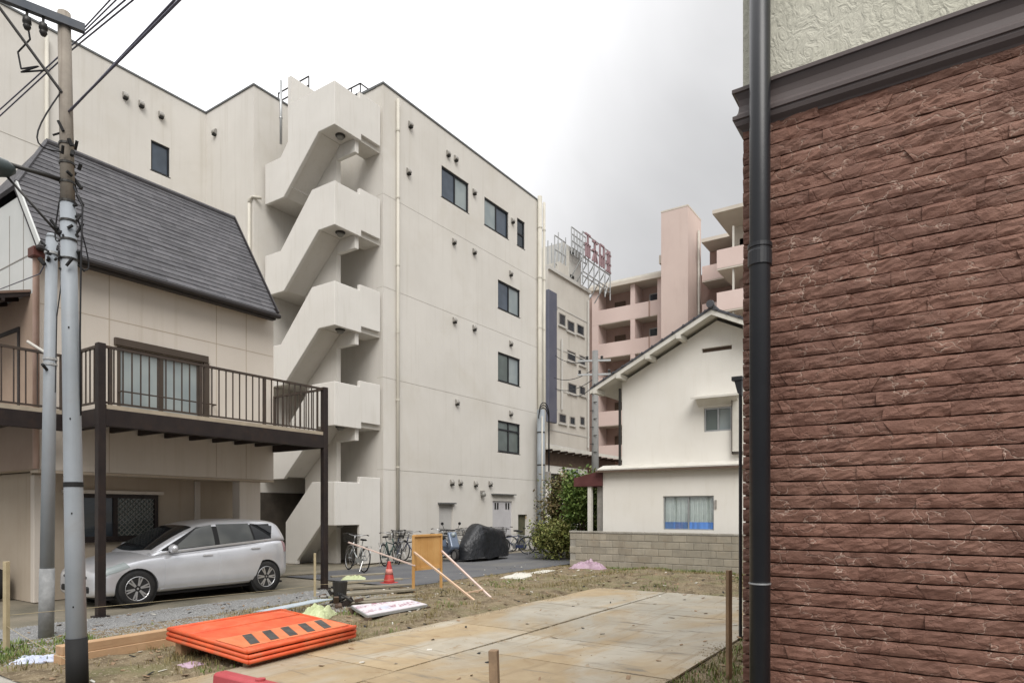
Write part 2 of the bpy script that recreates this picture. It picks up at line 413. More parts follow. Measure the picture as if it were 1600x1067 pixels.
# ================================================================ beige apartment building
SH = 2.96
XB, YA = -15.0, 15.02
apt = thing('apartment_building', 'five storey beige rendered apartment building with open zigzag outdoor staircase', 'building', (-18, 16, 0))
MB().box(-28, -15.3, YA, 24.7, 0, 15.28).build('main_block', 'render', apt)
MB().box(-28, -18.47, 12.74, YA, 0, 15.27).build('wing_block', 'render', apt)
MB().box(-28, -21.45, -2, 12.74, 0, 15.26).build('side_block', 'render', apt)
wins = [(17.91, 19.50, 12.86, 13.98, ('glass_blue', 'glass_pale')), (20.50, 22.18, 12.81, 13.9, ('glass_pale', 'glass_blue')), (22.82, 23.42, 12.80, 13.95, ('glass_dark',)),
        (21.42, 23.05, 9.80, 10.95, ('glass_blue', 'glass_pale')), (21.42, 23.05, 6.89, 8.05, ('glass_green', 'glass_pale')), (21.42, 23.05, 4.04, 5.3, ('glass_green', 'glass_green'))]
lev = [0, 2.98, 5.93, 8.83, 11.80, 15.30]
for k in range(5):
    hs_ = [w[:4] for w in wins if lev[k] < (w[2] + w[3]) / 2 < lev[k + 1]]
    if k == 0: hs_ = [(17.78, 18.55, 0.0, 1.88), (21.05, 22.45, 0.0, 2.05), (22.9, 23.62, 0.0, 1.5)]
    wall_cells('x', -15.3, XB, YA, 24.7, lev[k] + (0.006 if k else 0), lev[k + 1] - 0.006, hs_).build('wall_panel', 'render', apt)
    if k: MB().box(-15.29, XB - 0.012, YA + 0.002, 24.69, lev[k] - 0.006, lev[k] + 0.006).build('joint', 'joint', apt)
for w in wins:
    window('x', XB - 0.05, 1, w[0], w[1], w[2], w[3], apt, 'bronze', w[4], 0.06, transom=(4.95 if w[2] == 4.04 else (13.35 if len(w[4]) == 1 else None)))
# ground floor openings
MB().box(-15.1, -15.06, 17.78, 18.55, 0, 1.88).build('door', mk('pale_steel_door', (0.50, 0.49, 0.47), None, 2, 0.6, 0.05), apt)
MB().box(-15.0, -14.88, 17.70, 18.62, 1.9, 1.95).build('door_hood', 'coping', apt)
sh = MB().box(-15.1, -15.05, 21.05, 22.45, 0, 2.05).build('shutter_door', mk('pale_lilac_door', (0.53, 0.52, 0.53), (0.47, 0.46, 0.47), 2, 0.6, 0.05), apt)
for y in (21.25, 21.42, 22.02, 22.2): MB().box(-15.05, -15.035, y, y + 0.09, 1.72, 1.98).build('louvre', 'dark_void', sh)
MB().box(-15.0, -14.85, 20.95, 22.55, 2.3, 2.34).build('canopy', 'coping', apt)
MB().box(-15.18, -15.12, 22.9, 23.62, 0, 1.5).build('gate', mk('mossy_gate', (0.07, 0.075, 0.045), (0.12, 0.11, 0.07), 6, 0.8, 0.3), apt)
MB().lathe([(0.0, 0), (0.09, 0.01), (0.11, 0.10), (0.06, 0.18), (0.0, 0.19)], (-14.9, 20.3, 2.2), 10).build('wall_lamp', 'lamp_glass', apt, smooth=True)
MB().box(-15.0, -14.88, 20.22, 20.38, 2.36, 2.44).build('lamp_bracket', 'vent', apt)
# coping on every roof edge
mb = MB()
mb.box(-15.32, XB + 0.03, YA - 0.03, 24.74, 15.30, 15.36).box(-21.1, -15.325, YA - 0.03, YA + 0.25, 15.285, 15.36)
mb.box(-21.45, -18.44, 12.71, 12.99, 15.275, 15.33).box(-18.72, -18.44, 12.995, YA - 0.035, 15.275, 15.33).box(-21.48, -21.12, -2, 12.705, 15.27, 15.325)
mb.build('coping', 'coping', apt)
LW = (10.88, 11.48, 12.55, 13.51)
wall_cells('x', -21.45, -21.15, -2, 12.74, 0, 15.265, [LW]).build('wall_panel', 'render', apt)
window('x', -21.2, 1, *LW, apt, 'bronze', ('glass_blue',), 0.05)
for z in (8.88, 11.84): MB().box(-21.16, -21.144, -2, 12.735, z, z + 0.01).build('joint', 'joint', apt)
for y in (10.0,): pass
# vents: hooded outlets
vm = MB().prism([(0, -0.075, 0.10), (0.07, -0.075, 0.09), (0.13, -0.075, 0.0), (0.13, -0.075, -0.06), (0.0, -0.075, -0.10)], (0, 0.15, 0))
vh = vm.build('vent_hood', 'vent', apt, bevel=0.01)
vmesh = vh.data
for v in vmesh.vertices: v.co = v.co + WL[apt.name]
vo = MB().box(0.005, 0.115, -0.06, 0.06, -0.125, -0.085).build('vent_mouth', 'dark_void', apt); omesh = vo.data
for v in omesh.vertices: v.co = v.co + WL[apt.name]
first = True
vspots = [(XB, 16.25, 14.6, 0), (XB, 16.16, 12.99, 0), (XB, 18.24, 14.54, 0), (XB, 18.68, 14.56, 0), (XB, 19.8, 13.79, 0), (XB, 22.43, 13.67, 0), (XB, 18.57, 11.49, 0), (XB, 19.8, 11.53, 0),
          (XB, 22.29, 11.45, 0), (XB, 18.6, 8.62, 0), (XB, 19.8, 8.62, 0), (XB, 22.29, 8.57, 0), (XB, 18.75, 5.65, 0), (XB, 22.29, 5.69, 0), (XB, 18.45, 2.7, 0), (XB, 18.94, 2.72, 0), (XB, 19.88, 2.7, 0), (XB, 20.84, 2.74, 0),
          (-21.15, 10.08, 14.48, 0), (-21.15, 10.56, 14.47, 0), (-21.15, 11.18, 14.44, 0), (-20.58, 12.74, 14.45, -math.pi / 2)]
for (x, y, z, rz) in vspots:
    o = share(vmesh, 'vent_hood', apt, (x - 0.002, y, z), (0, 0, rz)); o.modifiers.new('bevel', 'BEVEL').width = 0.01
    c = bpy.data.objects.new('vent_mouth', omesh); COL.objects.link(c); c.parent = o
    WL[o.name] = Vector((0, 0, 0))
bpy.data.objects.remove(vh); bpy.data.objects.remove(vo)
# pipes with clips
def wall_pipe(x, y, z0, z1, r, mat='pipe_beige', name='downpipe', sg=1):
    o = MB().tube([(x, y, z0), (x, y, z1)], r, 12).build(name, mat, apt, smooth=True)
    m = MB(); z = z0 + 0.8
    while z < z1: m.lathe([(r + 0.012, z), (r + 0.012, z + 0.05)], (x, y, 0), 12); z += 2.2
    m.build('pipe_clip', mat, o)
wall_pipe(-14.93, 15.62, 0.05, 15.1, 0.055)
wall_pipe(-14.88, 24.45, 0.05, 15.45, 0.10); wall_pipe(-14.86, 24.78, 0.05, 15.3, 0.065)
wall_pipe(-21.07, PX(73, 200, -21.07).y, 0.05, 15.0, 0.05)
wall_pipe(-18.6, 12.66, 0.05, 11.5, 0.05)
MB().tube([(-18.6, 12.66, 11.5), (-18.6, 12.66, 11.62), (-18.5, 12.70, 11.7), (-18.3, 12.9, 11.68)], 0.05, 8).build('pipe_elbow', 'pipe_beige', apt, smooth=True)
wall_pipe(-17.45, 13.0, 13.2, 15.2, 0.04, 'alu')
# roof railings
def roof_rail(pts):
    m = MB()
    for a, b in zip(pts, pts[1:]):
        for z in (15.75, 16.05): m.tube([(*a, z), (*b, z)], 0.025, 6)
        for k in range(3):
            q = Vector(a).lerp(Vector(b), k / 2); m.tube([(q.x, q.y, 15.2), (q.x, q.y, 16.05)], 0.022, 6)
    m.build('roof_railing', 'lamp_dark', apt)
roof_rail([(-17.3, 15.4), (-16.45, 15.4), (-16.45, 16.6)]); roof_rail([(-19.2, 14.2), (-17.6, 14.2)])
# --- staircase
ST = MB().box(-17.5, -15.98, 13.97, 14.13, 0, 14.25).build('stair_spine_wall', 'render', apt)
MB().box(-17.35, -17.2, 13.185, YA - 0.003, 11.84, 15.36).build('stair_head_wall', 'render2', apt)
def stair_slab(xa, za, xb, zb, y0, y1, n=8, th=0.2):
    """sawtooth flight from (xa,za) up to (xb,zb), extruded y0..y1"""
    pts = [(xa, za)]
    for i in range(n):
        t0, t1 = i / n, (i + 1) / n
        pts += [(xa + (xb - xa) * t0, za + (zb - za) * t1), (xa + (xb - xa) * t1, za + (zb - za) * t1)]
    pts += [(xb, zb - th * 1.1), (xa, za - th * 1.1)]
    return MB().prism([(p[0], y0, p[1]) for p in pts], (0, y1 - y0, 0))
for k in range(5):
    zb = SH * k
    if k == 0:
        poly = [(-17.3, 0), (-17.3, 1.3), (-16.05, 2.52), (-15.03, 2.52), (-15.03, 1.22), (-15.66, 1.22), (-16.75, 0.12), (-16.75, 0)]
    elif k == 4:
        poly = [(-18.34, zb - .3), (-18.34, zb + 1.0), (-17.55, zb + 1.0), (-17.2, zb + 1.38), (-17.2, zb + 2.52), (-15.03, zb + 2.52), (-15.03, zb + 1.22), (-15.75, zb + 1.22), (-17.4, zb - .3)]
    else:
        poly = [(-18.34, zb - .3), (-18.34, zb + 1.0), (-17.55, zb + 1.0), (-16.05, zb + 2.52), (-15.03, zb + 2.52), (-15.03, zb + 1.22), (-15.75, zb + 1.22), (-17.4, zb - .3)]
    MB().prism([(p[0], 13.06, p[1]) for p in poly], (0, 0.12, 0)).build('stair_parapet', 'render2', apt, bevel=0.012)
    pr = [(13.182, zb + 1.22), (13.182, zb + 2.52), (14.05, zb + 2.52), (14.05, zb + 2.70), (14.93, zb + 2.70)]
    pr += [(14.93, 0), (14.05, 0), (14.05, 1.22)] if k == 0 else [(14.93, zb + 1.42), (14.12, zb + 1.42), (14.12, zb + 1.22)]
    MB().prism([(-15.15, p[0], p[1]) for p in pr], (0.117, 0, 0)).build('landing_parapet', 'render2', apt, bevel=0.012)
    ld = MB().box(-15.82, -15.152, 13.182, YA - 0.002, zb + 1.28, zb + 1.48).build('half_landing', 'render', apt)
    lp = MB().lathe([(0.15, 0), (0.15, -0.03), (0.13, -0.05)], (-15.42, 13.62, zb + 1.28), 14).build('landing_lamp', 'lamp_dark', ld, smooth=False)
    MB().lathe([(0.115, 0), (0.10, -0.05), (0.06, -0.085), (0.0, -0.095)], (-15.42, 13.62, zb + 1.231), 14).build('landing_lamp_cover', 'lamp_glass', ld, smooth=True)
    if k: MB().box(-15.98, -15.155, 13.975, 14.125, zb + 0.86, zb + 1.278).build('landing_beam', 'render2', apt, bevel=0.01)
    if k: MB().box(-18.468, -17.5, 13.182, YA - 0.002, zb - 0.2, zb).build('floor_landing', 'render', apt)
    stair_slab(-17.5, zb, -15.82, zb + 1.48, 13.184, 13.965).build('stair_flight', 'render', apt)
    if k < 4: stair_slab(-15.82, zb + 1.48, -17.5, zb + SH, 14.135, YA - 0.004).build('stair_flight', 'render', apt)
# dark service passage door beside the stairs
MB().box(-18.44, -18.40, 12.8, 13.03, 0, 0.01)
MB().box(-18.466, -18.41, 12.80, 14.95, 0, 2.25).build('passage_door', mk('dark_brown_passage_door', (0.05, 0.042, 0.034), (0.075, 0.063, 0.05), 3, 0.7, 0.1), apt)
MB().box(-18.40, -17.32, 14.88, 14.95, 0, 2.7).build('passage_shade_sheet', 'dark_void', apt)  # near-black sheet standing in for the shade deep in the passage
dg = MB().box(-20.9, -18.55, 12.60, 12.66, 0.05, 2.2).build('passage_gate', mk('dark_olive_gate', (0.045, 0.042, 0.032), (0.07, 0.062, 0.045), 3, 0.7, 0.1), apt)
for i in range(12): MB().box(-20.85 + 0.2 * i, -20.82 + 0.2 * i, 12.58, 12.598, 0.1, 2.15).build('slat', 'lamp_dark', dg)
# ================================================================ cream house with slate gable roof
XH = -12.75
house = thing('slate_roof_house', 'cream two storey house with steep dark slate roof behind the brown deck', 'house', (-14, 7, 0))
DW = (5.94, 7.60, 3.30, 4.70)
wall_cells('x', -12.98, XH, 4.7, 9.3, 2.35, 6.12, [DW]).build('upper_wall', 'house_wall', house)
MB().box(-16.1, -12.985, 4.72, 9.28, 2.36, 6.1).build('upper_core', 'house_low', house)
for y in (5.25, 5.8, 7.9, 8.6): MB().box(XH, XH + 0.004, y, y + 0.012, 2.36, 3.25 if 5.9 < y < 7.6 else 6.0).build('panel_joint', 'house_low', house)
for z in (5.15,): MB().box(XH, XH + 0.0035, 4.71, 9.29, z, z + 0.012).build('panel_joint', 'house_low', house)
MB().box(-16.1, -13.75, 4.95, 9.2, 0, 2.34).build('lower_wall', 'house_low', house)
MB().box(-13.05, XH + 0.003, 4.68, 9.31, 2.3, 2.345).build('overhang_trim', 'house_low', house)
MB().box(-13.1, -12.83, 8.50, 9.02, 0, 2.298).build('porch_column', 'house_wall', house, bevel=0.01)
MB().box(-13.748, -13.60, 4.93, 5.06, 0, 2.30).build('corner_pilaster', 'house_wall', house, bevel=0.01)
MB().box(-13.748, -13.70, 8.0, 8.12, 0, 2.30).build('corner_pilaster', 'house_wall', house, bevel=0.005)
# glazed door on the deck
dw = window('x', XH - 0.03, 1, *DW, house, 'brown_alu', ('glass_pale', 'glass_pale'), 0.07, sill=False, name='sliding_door', depth=0.08)
MB().box(XH + 0.001, XH + 0.07, DW[0] - 0.06, DW[1] + 0.10, DW[3], DW[3] + 0.14).build('shutter_box', 'brown_alu', dw, bevel=0.008)
MB().box(XH + 0.001, XH + 0.05, DW[1] + 0.003, DW[1] + 0.12, DW[2] - 0.03, DW[3] - 0.003).build('door_jamb', 'brown_alu', dw)
g = MB().tube([(XH + 0.13, DW[0] + 0.02, 3.85), (XH + 0.13, DW[1] + 0.22, 3.85)], 0.014, 6)
for y in (DW[0] + 0.02, DW[1] + 0.22): g.tube([(XH, y, 3.85), (XH + 0.13, y, 3.85)], 0.014, 6)
g.build('guard_bar', 'rail', dw)
# ground-floor window with diamond lattice
LWN = (5.52, 7.19, 1.08, 1.98)
lw = window('x', -13.70, 1, *LWN, house, 'steel_brown', ('glass_dark', 'glass_green'), 0.075, name='lattice_window', depth=0.045)
g = MB(); a, b, e, f = LWN[0] + 0.85, LWN[1] - 0.08, LWN[2] + 0.08, LWN[3] - 0.08
n = 8; stp = 0.105
yy = a - (f - e)
while yy < b:
    for sg in (1, -1):
        p0, p1 = (yy, e if sg > 0 else f), (yy + (f - e), f if sg > 0 else e)
        t0 = max(0, (a - p0[0]) / (f - e)); t1 = min(1, (b - p0[0]) / (f - e))
        if t1 > t0: g.bar((-13.705, p0[0] + (f - e) * t0, p0[1] + (p1[1] - p0[1]) * t0), (-13.705, p0[0] + (f - e) * t1, p0[1] + (p1[1] - p0[1]) * t1), 0.012)
    yy += stp
g.build('lattice', mk('grey_lattice', (0.22, 0.215, 0.20), None, 4, 0.6, 0), lw)
MB().box(-13.748, -13.66, LWN[0] - 0.1, LWN[1] + 0.1, LWN[3] + 0.005, LWN[3] + 0.07).build('window_head', 'house_wall', lw)
# roof: steep gable, front end clipped by a small hip
EX, EZ, RX, RZ, Y0, Y1 = -12.42, 6.03, -14.43, 8.74, 4.58, 9.42
HS, HY = 0.47, 5.43
def rp(s, y, off=0.0):
    d = Vector((RZ - EZ, 0, EX - RX)).normalized() * off
    return Vector((EX + (RX - EX) * s + d.x, y, EZ + (RZ - EZ) * s + d.z))
YR0, YR1 = 9.16, 9.40
def yend(s): return YR0 + (YR1 - YR0) * s
prof = [rp(0, Y0), rp(0, YR0), rp(1, YR1), rp(1, HY), rp(HS, Y0)]
roof = MB().prism(prof, Vector((-0.09, 0, -0.07))).build('roof', 'slate_base', house)
ml = lambda v: Vector((2 * RX - v.x, v.y, v.z))
MB().prism([ml(p) for p in prof], Vector((0.09, 0, -0.07))).build('roof_back_slope', 'slate', house)
MB().prism([rp(HS, Y0 + 0.002), rp(0.998, HY), ml(rp(HS, Y0 + 0.002))], Vector((0, 0.05, -0.03))).build('roof_hip', 'slate', house)
SL = math.hypot(EX - RX, RZ - EZ); ang = math.atan2(RZ - EZ, EX - RX)
rows = 24; ex = SL / rows
sm = MB().box(-ex * 1.12, 0, 0, 1, 0.0, 0.011).build('slate', 'slate', roof); sme = sm.data
for v in sme.vertices: v.co = v.co + WL[roof.name]
bpy.data.objects.remove(sm)
for r in range(rows):
    s0 = r / rows
    ymin = Y0 if s0 < HS else Y0 + (HY - Y0) * (s0 + 0.5 / rows - HS) / (1 - HS)
    y = ymin - (0.0 if r % 2 else 0.31)
    while y < yend(s0) - 0.02:
        w = 0.606
        a, b = max(y, ymin), min(y + w - 0.0025, yend(s0))
        if b - a > 0.05:
            p = rp(s0, a, 0.016 + rnd.uniform(0, 0.004))
            share(sme, 'slate', roof, p, (0, ang - R(4.6) + rnd.uniform(-.004, .004), 0), (1, b - a, 1))
        y += w
MB().tube([rp(1, HY, 0.03), rp(1, YR1, 0.03)], 0.055, 8).build('ridge_cap', 'slate', roof)
MB().tube([rp(1, HY, 0.03), rp(HS, Y0, 0.03)], 0.035, 6).build('hip_cap', 'slate', roof)
MB().bar(rp(0, YR0, 0.0), rp(1, YR1, 0.0), 0.03, 0.14, (1, 0, 1)).build('barge_board', 'gutter', house)
MB().bar(rp(0.0, Y0, 0.0), rp(HS, Y0, 0.0), 0.03, 0.10, (1, 0, 1)).build('barge_board', 'gable', house)
g = MB().box(EX - 0.02, EX + 0.10, Y0 - 0.05, YR0 + 0.04, EZ - 0.10, EZ - 0.015).box(EX - 0.18, EX - 0.025, Y0, YR0, EZ - 0.13, EZ - 0.06)
g.build('gutter', 'gutter', house, bevel=0.02)
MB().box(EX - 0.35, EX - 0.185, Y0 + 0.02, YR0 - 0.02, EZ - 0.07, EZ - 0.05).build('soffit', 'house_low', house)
for yb, nm in ((4.69, 0), (9.255, 1)):
    poly = [(XH - 0.006, 5.35), (XH - 0.006, 5.62 + 0.42)] + ([(-13.42, 7.15), (2 * RX + 13.42, 7.15)] if not nm else [(RX, 8.62)]) + [(-16.1, 6.04), (-16.1, 5.35)]
    MB().prism([(p[0], yb - 0.02, p[1]) for p in poly], (0, 0.06, 0)).build('gable_wall', 'gable' if not nm else 'house_wall', house)
for x in (-13.3, -13.9, -14.5, -15.1): MB().box(x, x + 0.012, 4.662, 4.669, 5.36, 6.9).build('panel_joint', 'vent', house)
MB().box(-16, XH - .01, 4.662, 4.669, 6.02, 6.035).build('panel_joint', 'vent', house)
# front of the upper floor under the awning
MB().box(-16.1, XH + 0.002, 4.66, 4.70, 2.36, 5.345).build('front_wall', mk('pinkish_brown_wall', (0.33, 0.245, 0.19), (0.38, 0.29, 0.225), 1.2, 0.85, 0.2), house)
fd = window('y', 4.65, -1, -15.4, -13.42, 3.3, 4.85, house, 'gutter', ('glass_dark', 'glass_green'), 0.07, sill=False, name='front_sliding_door', depth=0.06)
aw = MB().prism([(-16, 4.66, 5.42), (-16, 3.75, 5.12), (-16, 3.75, 5.08), (-16, 4.66, 5.38)], (3.02, 0, 0)).build('awning', mk('brown_awning_sheet', (0.13, 0.085, 0.065), (0.18, 0.12, 0.09), 2, 0.6, 0.1), house)
for i in range(7):
    x = -15.9 + i * 0.48
    MB().bar((x, 4.66, 5.345), (x, 3.78, 5.05), 0.05, 0.07).build('rafter', 'steel_brown', aw)
for y, z in ((3.8, 5.035), (4.25, 5.18)): MB().box(-16, -12.99, y, y + 0.05, z - 0.05, z).build('purlin', 'steel_brown', aw)
MB().tube([(-12.60, 4.60, 2.35), (-12.60, 4.60, 5.85), (-12.48, 4.62, 5.97)], 0.048, 10).build('downpipe', 'pinkpipe', house, smooth=True)
MB().box(-12.66, -12.44, 4.5, 4.68, 5.84, 6.0).build('rain_head', mk('red_brown_rain_head', (0.10, 0.035, 0.028), None, 4, 0.5, 0.05), house, bevel=0.01)

# ================================================================ brown steel deck over the parking space
deck = thing('parking_deck', 'dark brown steel deck with baluster railing on posts above the silver car', 'deck', (-11.5, 7, 0))
DX, DYA, DYB, DZ, RT = -11.0, 4.88, 9.28, 3.27, 4.25
mb = MB()
MB().box(DX - 0.05, DX + 0.05, DYA - 0.06, DYB + 0.06, DZ - 0.29, DZ - 0.02).build('edge_beam', 'steel_brown', deck, bevel=0.006)
MB().box(-12.74, DX - 0.055, DYB - 0.02, DYB + 0.05, DZ - 0.29, DZ - 0.02).build('edge_beam', 'steel_brown', deck, bevel=0.006)
MB().box(-12.31, -12.21, 3.2, DYA - 0.01, DZ - 0.29, DZ - 0.02).build('edge_beam', 'steel_brown', deck, bevel=0.006)
MB().box(-12.2, DX - 0.055, DYA - 0.05, DYA + 0.02, DZ - 0.29, DZ - 0.02).build('edge_beam', 'steel_brown', deck, bevel=0.006)
j0 = MB().box(-12.73, DX - 0.055, 5.3, 5.36, DZ - 0.20, DZ - 0.075).build('joist', 'steel_brown', deck)
for i in range(1, 8): share(j0, 'joist', deck, WL[deck.name] + Vector((0, i * 0.5, 0)))
i = 0; y = DYA + 0.03
while y < DYB - 0.1:
    MB().box(-12.735, DX - 0.06, y, y + 0.138, DZ - 0.07, DZ - 0.03).build('deck_board', 'deckboard', deck); y += 0.146
y = 3.2
while y < DYA - 0.25:
    MB().box(-16.5, -12.32, y, y + 0.138, DZ - 0.07, DZ - 0.03).build('deck_board', 'deckboard', deck); y += 0.146
MB().box(-16.5, -12.32, 3.2, 4.64, DZ - 0.12, DZ - 0.085).build('deck_underside', 'steel_brown', deck)
MB().box(DX - 0.045, DX + 0.045, DYA + 0.07, DYB - 0.07, DZ - 0.018, DZ + 0.05).build('edge_board', 'deckboard', deck)
MB().box(-12.30, -12.22, 3.2, DYA - 0.05, DZ - 0.018, DZ + 0.05).build('edge_board', 'deckboard', deck)
for (x, y) in ((DX, DYA), (DX, DYB)):
    p = MB().box(x - 0.058, x + 0.058, y - 0.058, y + 0.058, 0, RT + 0.02).build('post', 'steel_brown', deck, bevel=0.006)
    MB().box(x - 0.1, x + 0.1, y - 0.1, y + 0.1, -0.01, 0.015).build('base_plate', 'steel_brown', p)
MB().box(-12.32, -12.22, DYA - 0.05, DYA + 0.05, DZ - 0.02, RT).build('railing_post', 'rail', deck)
for y in (PX(172, 600, DX).y, PX(313, 600, DX).y, PX(413, 600, DX).y): MB().box(DX - 0.025, DX + 0.025, y - 0.025, y + 0.025, DZ - 0.05, RT - 0.032).build('railing_post', 'rail', deck)
MB().box(-12.70, -12.65, DYB - 0.025, DYB + 0.025, DZ - 0.02, RT - 0.032).build('railing_post', 'rail', deck)
MB().box(-12.285, -12.235, 3.2, 3.25, DZ - 0.02, RT - 0.032).build('railing_post', 'rail', deck)
segs = [((DX, DYA + 0.06), (DX, DYB - 0.06)), ((DX - 0.06, DYA), (-12.2, DYA)), ((DX - 0.06, DYB), (-12.7, DYB)), ((-12.26, DYA - 0.06), (-12.26, 3.2))]
bmesh0 = MB().box(-0.009, 0.009, -0.009, 0.009, 0, RT - DZ - 0.13).build('baluster', 'rail', deck); bme = bmesh0.data
for v in bme.vertices: v.co = v.co + WL[deck.name]
bpy.data.objects.remove(bmesh0)
for k, (a, b) in enumerate(segs):
    a, b = Vector(a), Vector(b); L = (b - a).length
    MB().bar((*a, RT - 0.02), (*b, RT - 0.02), 0.05, 0.04).build('top_rail', 'rail', deck)
    MB().bar((*a, DZ + 0.085), (*b, DZ + 0.085), 0.03, 0.03).build('bottom_rail', 'rail', deck)
    n = int(L / (0.137 if k < 3 else 0.16))
    for i in range(1, n):
        q = a.lerp(b, i / n); share(bme, 'baluster', deck, (q.x, q.y, DZ + 0.09))
# ================================================================ brown stone-clad house on the right
def stone_mat():
    m, t, b = nt('brown_split_stone'); p = pos_node(t)
    col = mixc(t, ramp(t, noise_node(t, p, 9, 6, 0.7), 0.3, 0.7), (0.152, 0.071, 0.049), (0.222, 0.113, 0.080))
    col = mixc(t, ramp(t, noise_node(t, p, 2.5, 4, 0.6), 0.45, 0.75), col, (0.240, 0.125, 0.088))
    oi = t.nodes.new('ShaderNodeObjectInfo'); mr = t.nodes.new('ShaderNodeMapRange'); mr.inputs['To Min'].default_value = 0.86; mr.inputs['To Max'].default_value = 1.13
    t.links.new(oi.outputs['Random'], mr.inputs['Value']); vm = t.nodes.new('ShaderNodeVectorMath'); vm.operation = 'SCALE'
    t.links.new(col, vm.inputs[0]); t.links.new(mr.outputs[0], vm.inputs['Scale']); col = vm.outputs[0]
    # worn pale scratches along fracture ridges
    def cracks(scale, width, seed):
        mp = t.nodes.new('ShaderNodeMapping'); mp.inputs['Location'].default_value = (seed, seed, 0); mp.inputs['Rotation'].default_value = (0, 0.6, 0); mp.inputs['Scale'].default_value = (1, 1, 1.5)
        t.links.new(p, mp.inputs['Vector'])
        dn = t.nodes.new('ShaderNodeTexNoise'); dn.inputs['Scale'].default_value = 14; dn.inputs['Detail'].default_value = 3; t.links.new(mp.outputs[0], dn.inputs['Vector'])
        ad = t.nodes.new('ShaderNodeMix'); ad.data_type = 'RGBA'; ad.blend_type = 'LINEAR_LIGHT'; ad.inputs['Factor'].default_value = 0.07
        t.links.new(mp.outputs[0], ad.inputs['A']); t.links.new(dn.outputs['Color'], ad.inputs['B'])
        v = t.nodes.new('ShaderNodeTexVoronoi'); v.feature = 'DISTANCE_TO_EDGE'; v.inputs['Scale'].default_value = scale; v.inputs['Randomness'].default_value = 1.0; t.links.new(ad.outputs['Result'], v.inputs['Vector'])
        r = t.nodes.new('ShaderNodeMapRange'); r.inputs['From Min'].default_value = 0; r.inputs['From Max'].default_value = width; r.inputs['To Min'].default_value = 1; r.inputs['To Max'].default_value = 0
        t.links.new(v.outputs['Distance'], r.inputs['Value'])
        msk = ramp(t, noise_node(t, p, 9, 3, 0.6), 0.44, 0.60)
        mu = t.nodes.new('ShaderNodeMath'); mu.operation = 'MULTIPLY'; t.links.new(r.outputs[0], mu.inputs[0]); t.links.new(msk, mu.inputs[1])
        return mu.outputs[0], v.outputs['Distance']
    c1, d1 = cracks(9, 0.022, 3.1)
    sc_ = t.nodes.new('ShaderNodeMath'); sc_.operation = 'MULTIPLY'; sc_.inputs[1].default_value = 0.75; t.links.new(c1, sc_.inputs[0])
    col = mixc(t, sc_.outputs[0], col, (0.55, 0.42, 0.34))
    t.links.new(col, b.inputs['Base Color']); b.inputs['Roughness'].default_value = 0.62; setspec(b, 0.35)
    n1 = bump(t, b, noise_node(t, pos_node(t, (1, 1, 1.6)), 30, 7, 0.72, 0.8), 0.42, 0.02)
    n2 = bump(t, b, ramp(t, d1, 0.0, 0.06), 0.35, 0.008, n1)
    return m
M['stone'] = stone_mat()
M['stone_joint'] = mk('siding_groove', (0.03, 0.013, 0.010), None, 8, 0.9, 0.2)
def stucco():
    m, t, b = nt('cream_trowelled_stucco'); p = pos_node(t)
    col = mixc(t, ramp(t, noise_node(t, p, 3, 4), 0.3, 0.7), (0.50, 0.49, 0.40), (0.56, 0.545, 0.455))
    t.links.new(col, b.inputs['Base Color']); b.inputs['Roughness'].default_value = 0.85
    n1 = bump(t, b, noise_node(t, pos_node(t, (1.6, 1, 1)), 17, 5, 0.6, 1.6), 0.7, 0.018)
    bump(t, b, noise_node(t, p, 160, 3), 0.25, 0.003, n1)
    return m
M['stucco'] = stucco()
M['cornice'] = mk('brown_grey_cornice', (0.085, 0.066, 0.062), (0.105, 0.084, 0.08), 3, 0.45, 0.06, 40, 0.003, spec=0.45)
M['black_pipe'] = mk('black_pipe', (0.012, 0.013, 0.016), (0.018, 0.019, 0.022), 2, 0.38, 0.03, spec=0.5)
WX, WY = -0.69, 2.72
bh = thing('brown_house', 'brown stone clad house with cream stucco upper wall and dark moulded belt', 'house', (1, 4, 0))
clad = MB().box(WX + 0.03, 7, WY + 0.035, 10, 0, 3.21).build('stone_cladding', 'stone_joint', bh)
MB().box(WX, 7, WY, 10, 3.30, 6.1).build('upper_wall', 'stucco', bh)
MB().box(WX + 0.02, 7, WY + 0.05, 10, -0.03, 0.0).build('footing', 'concrete', bh)
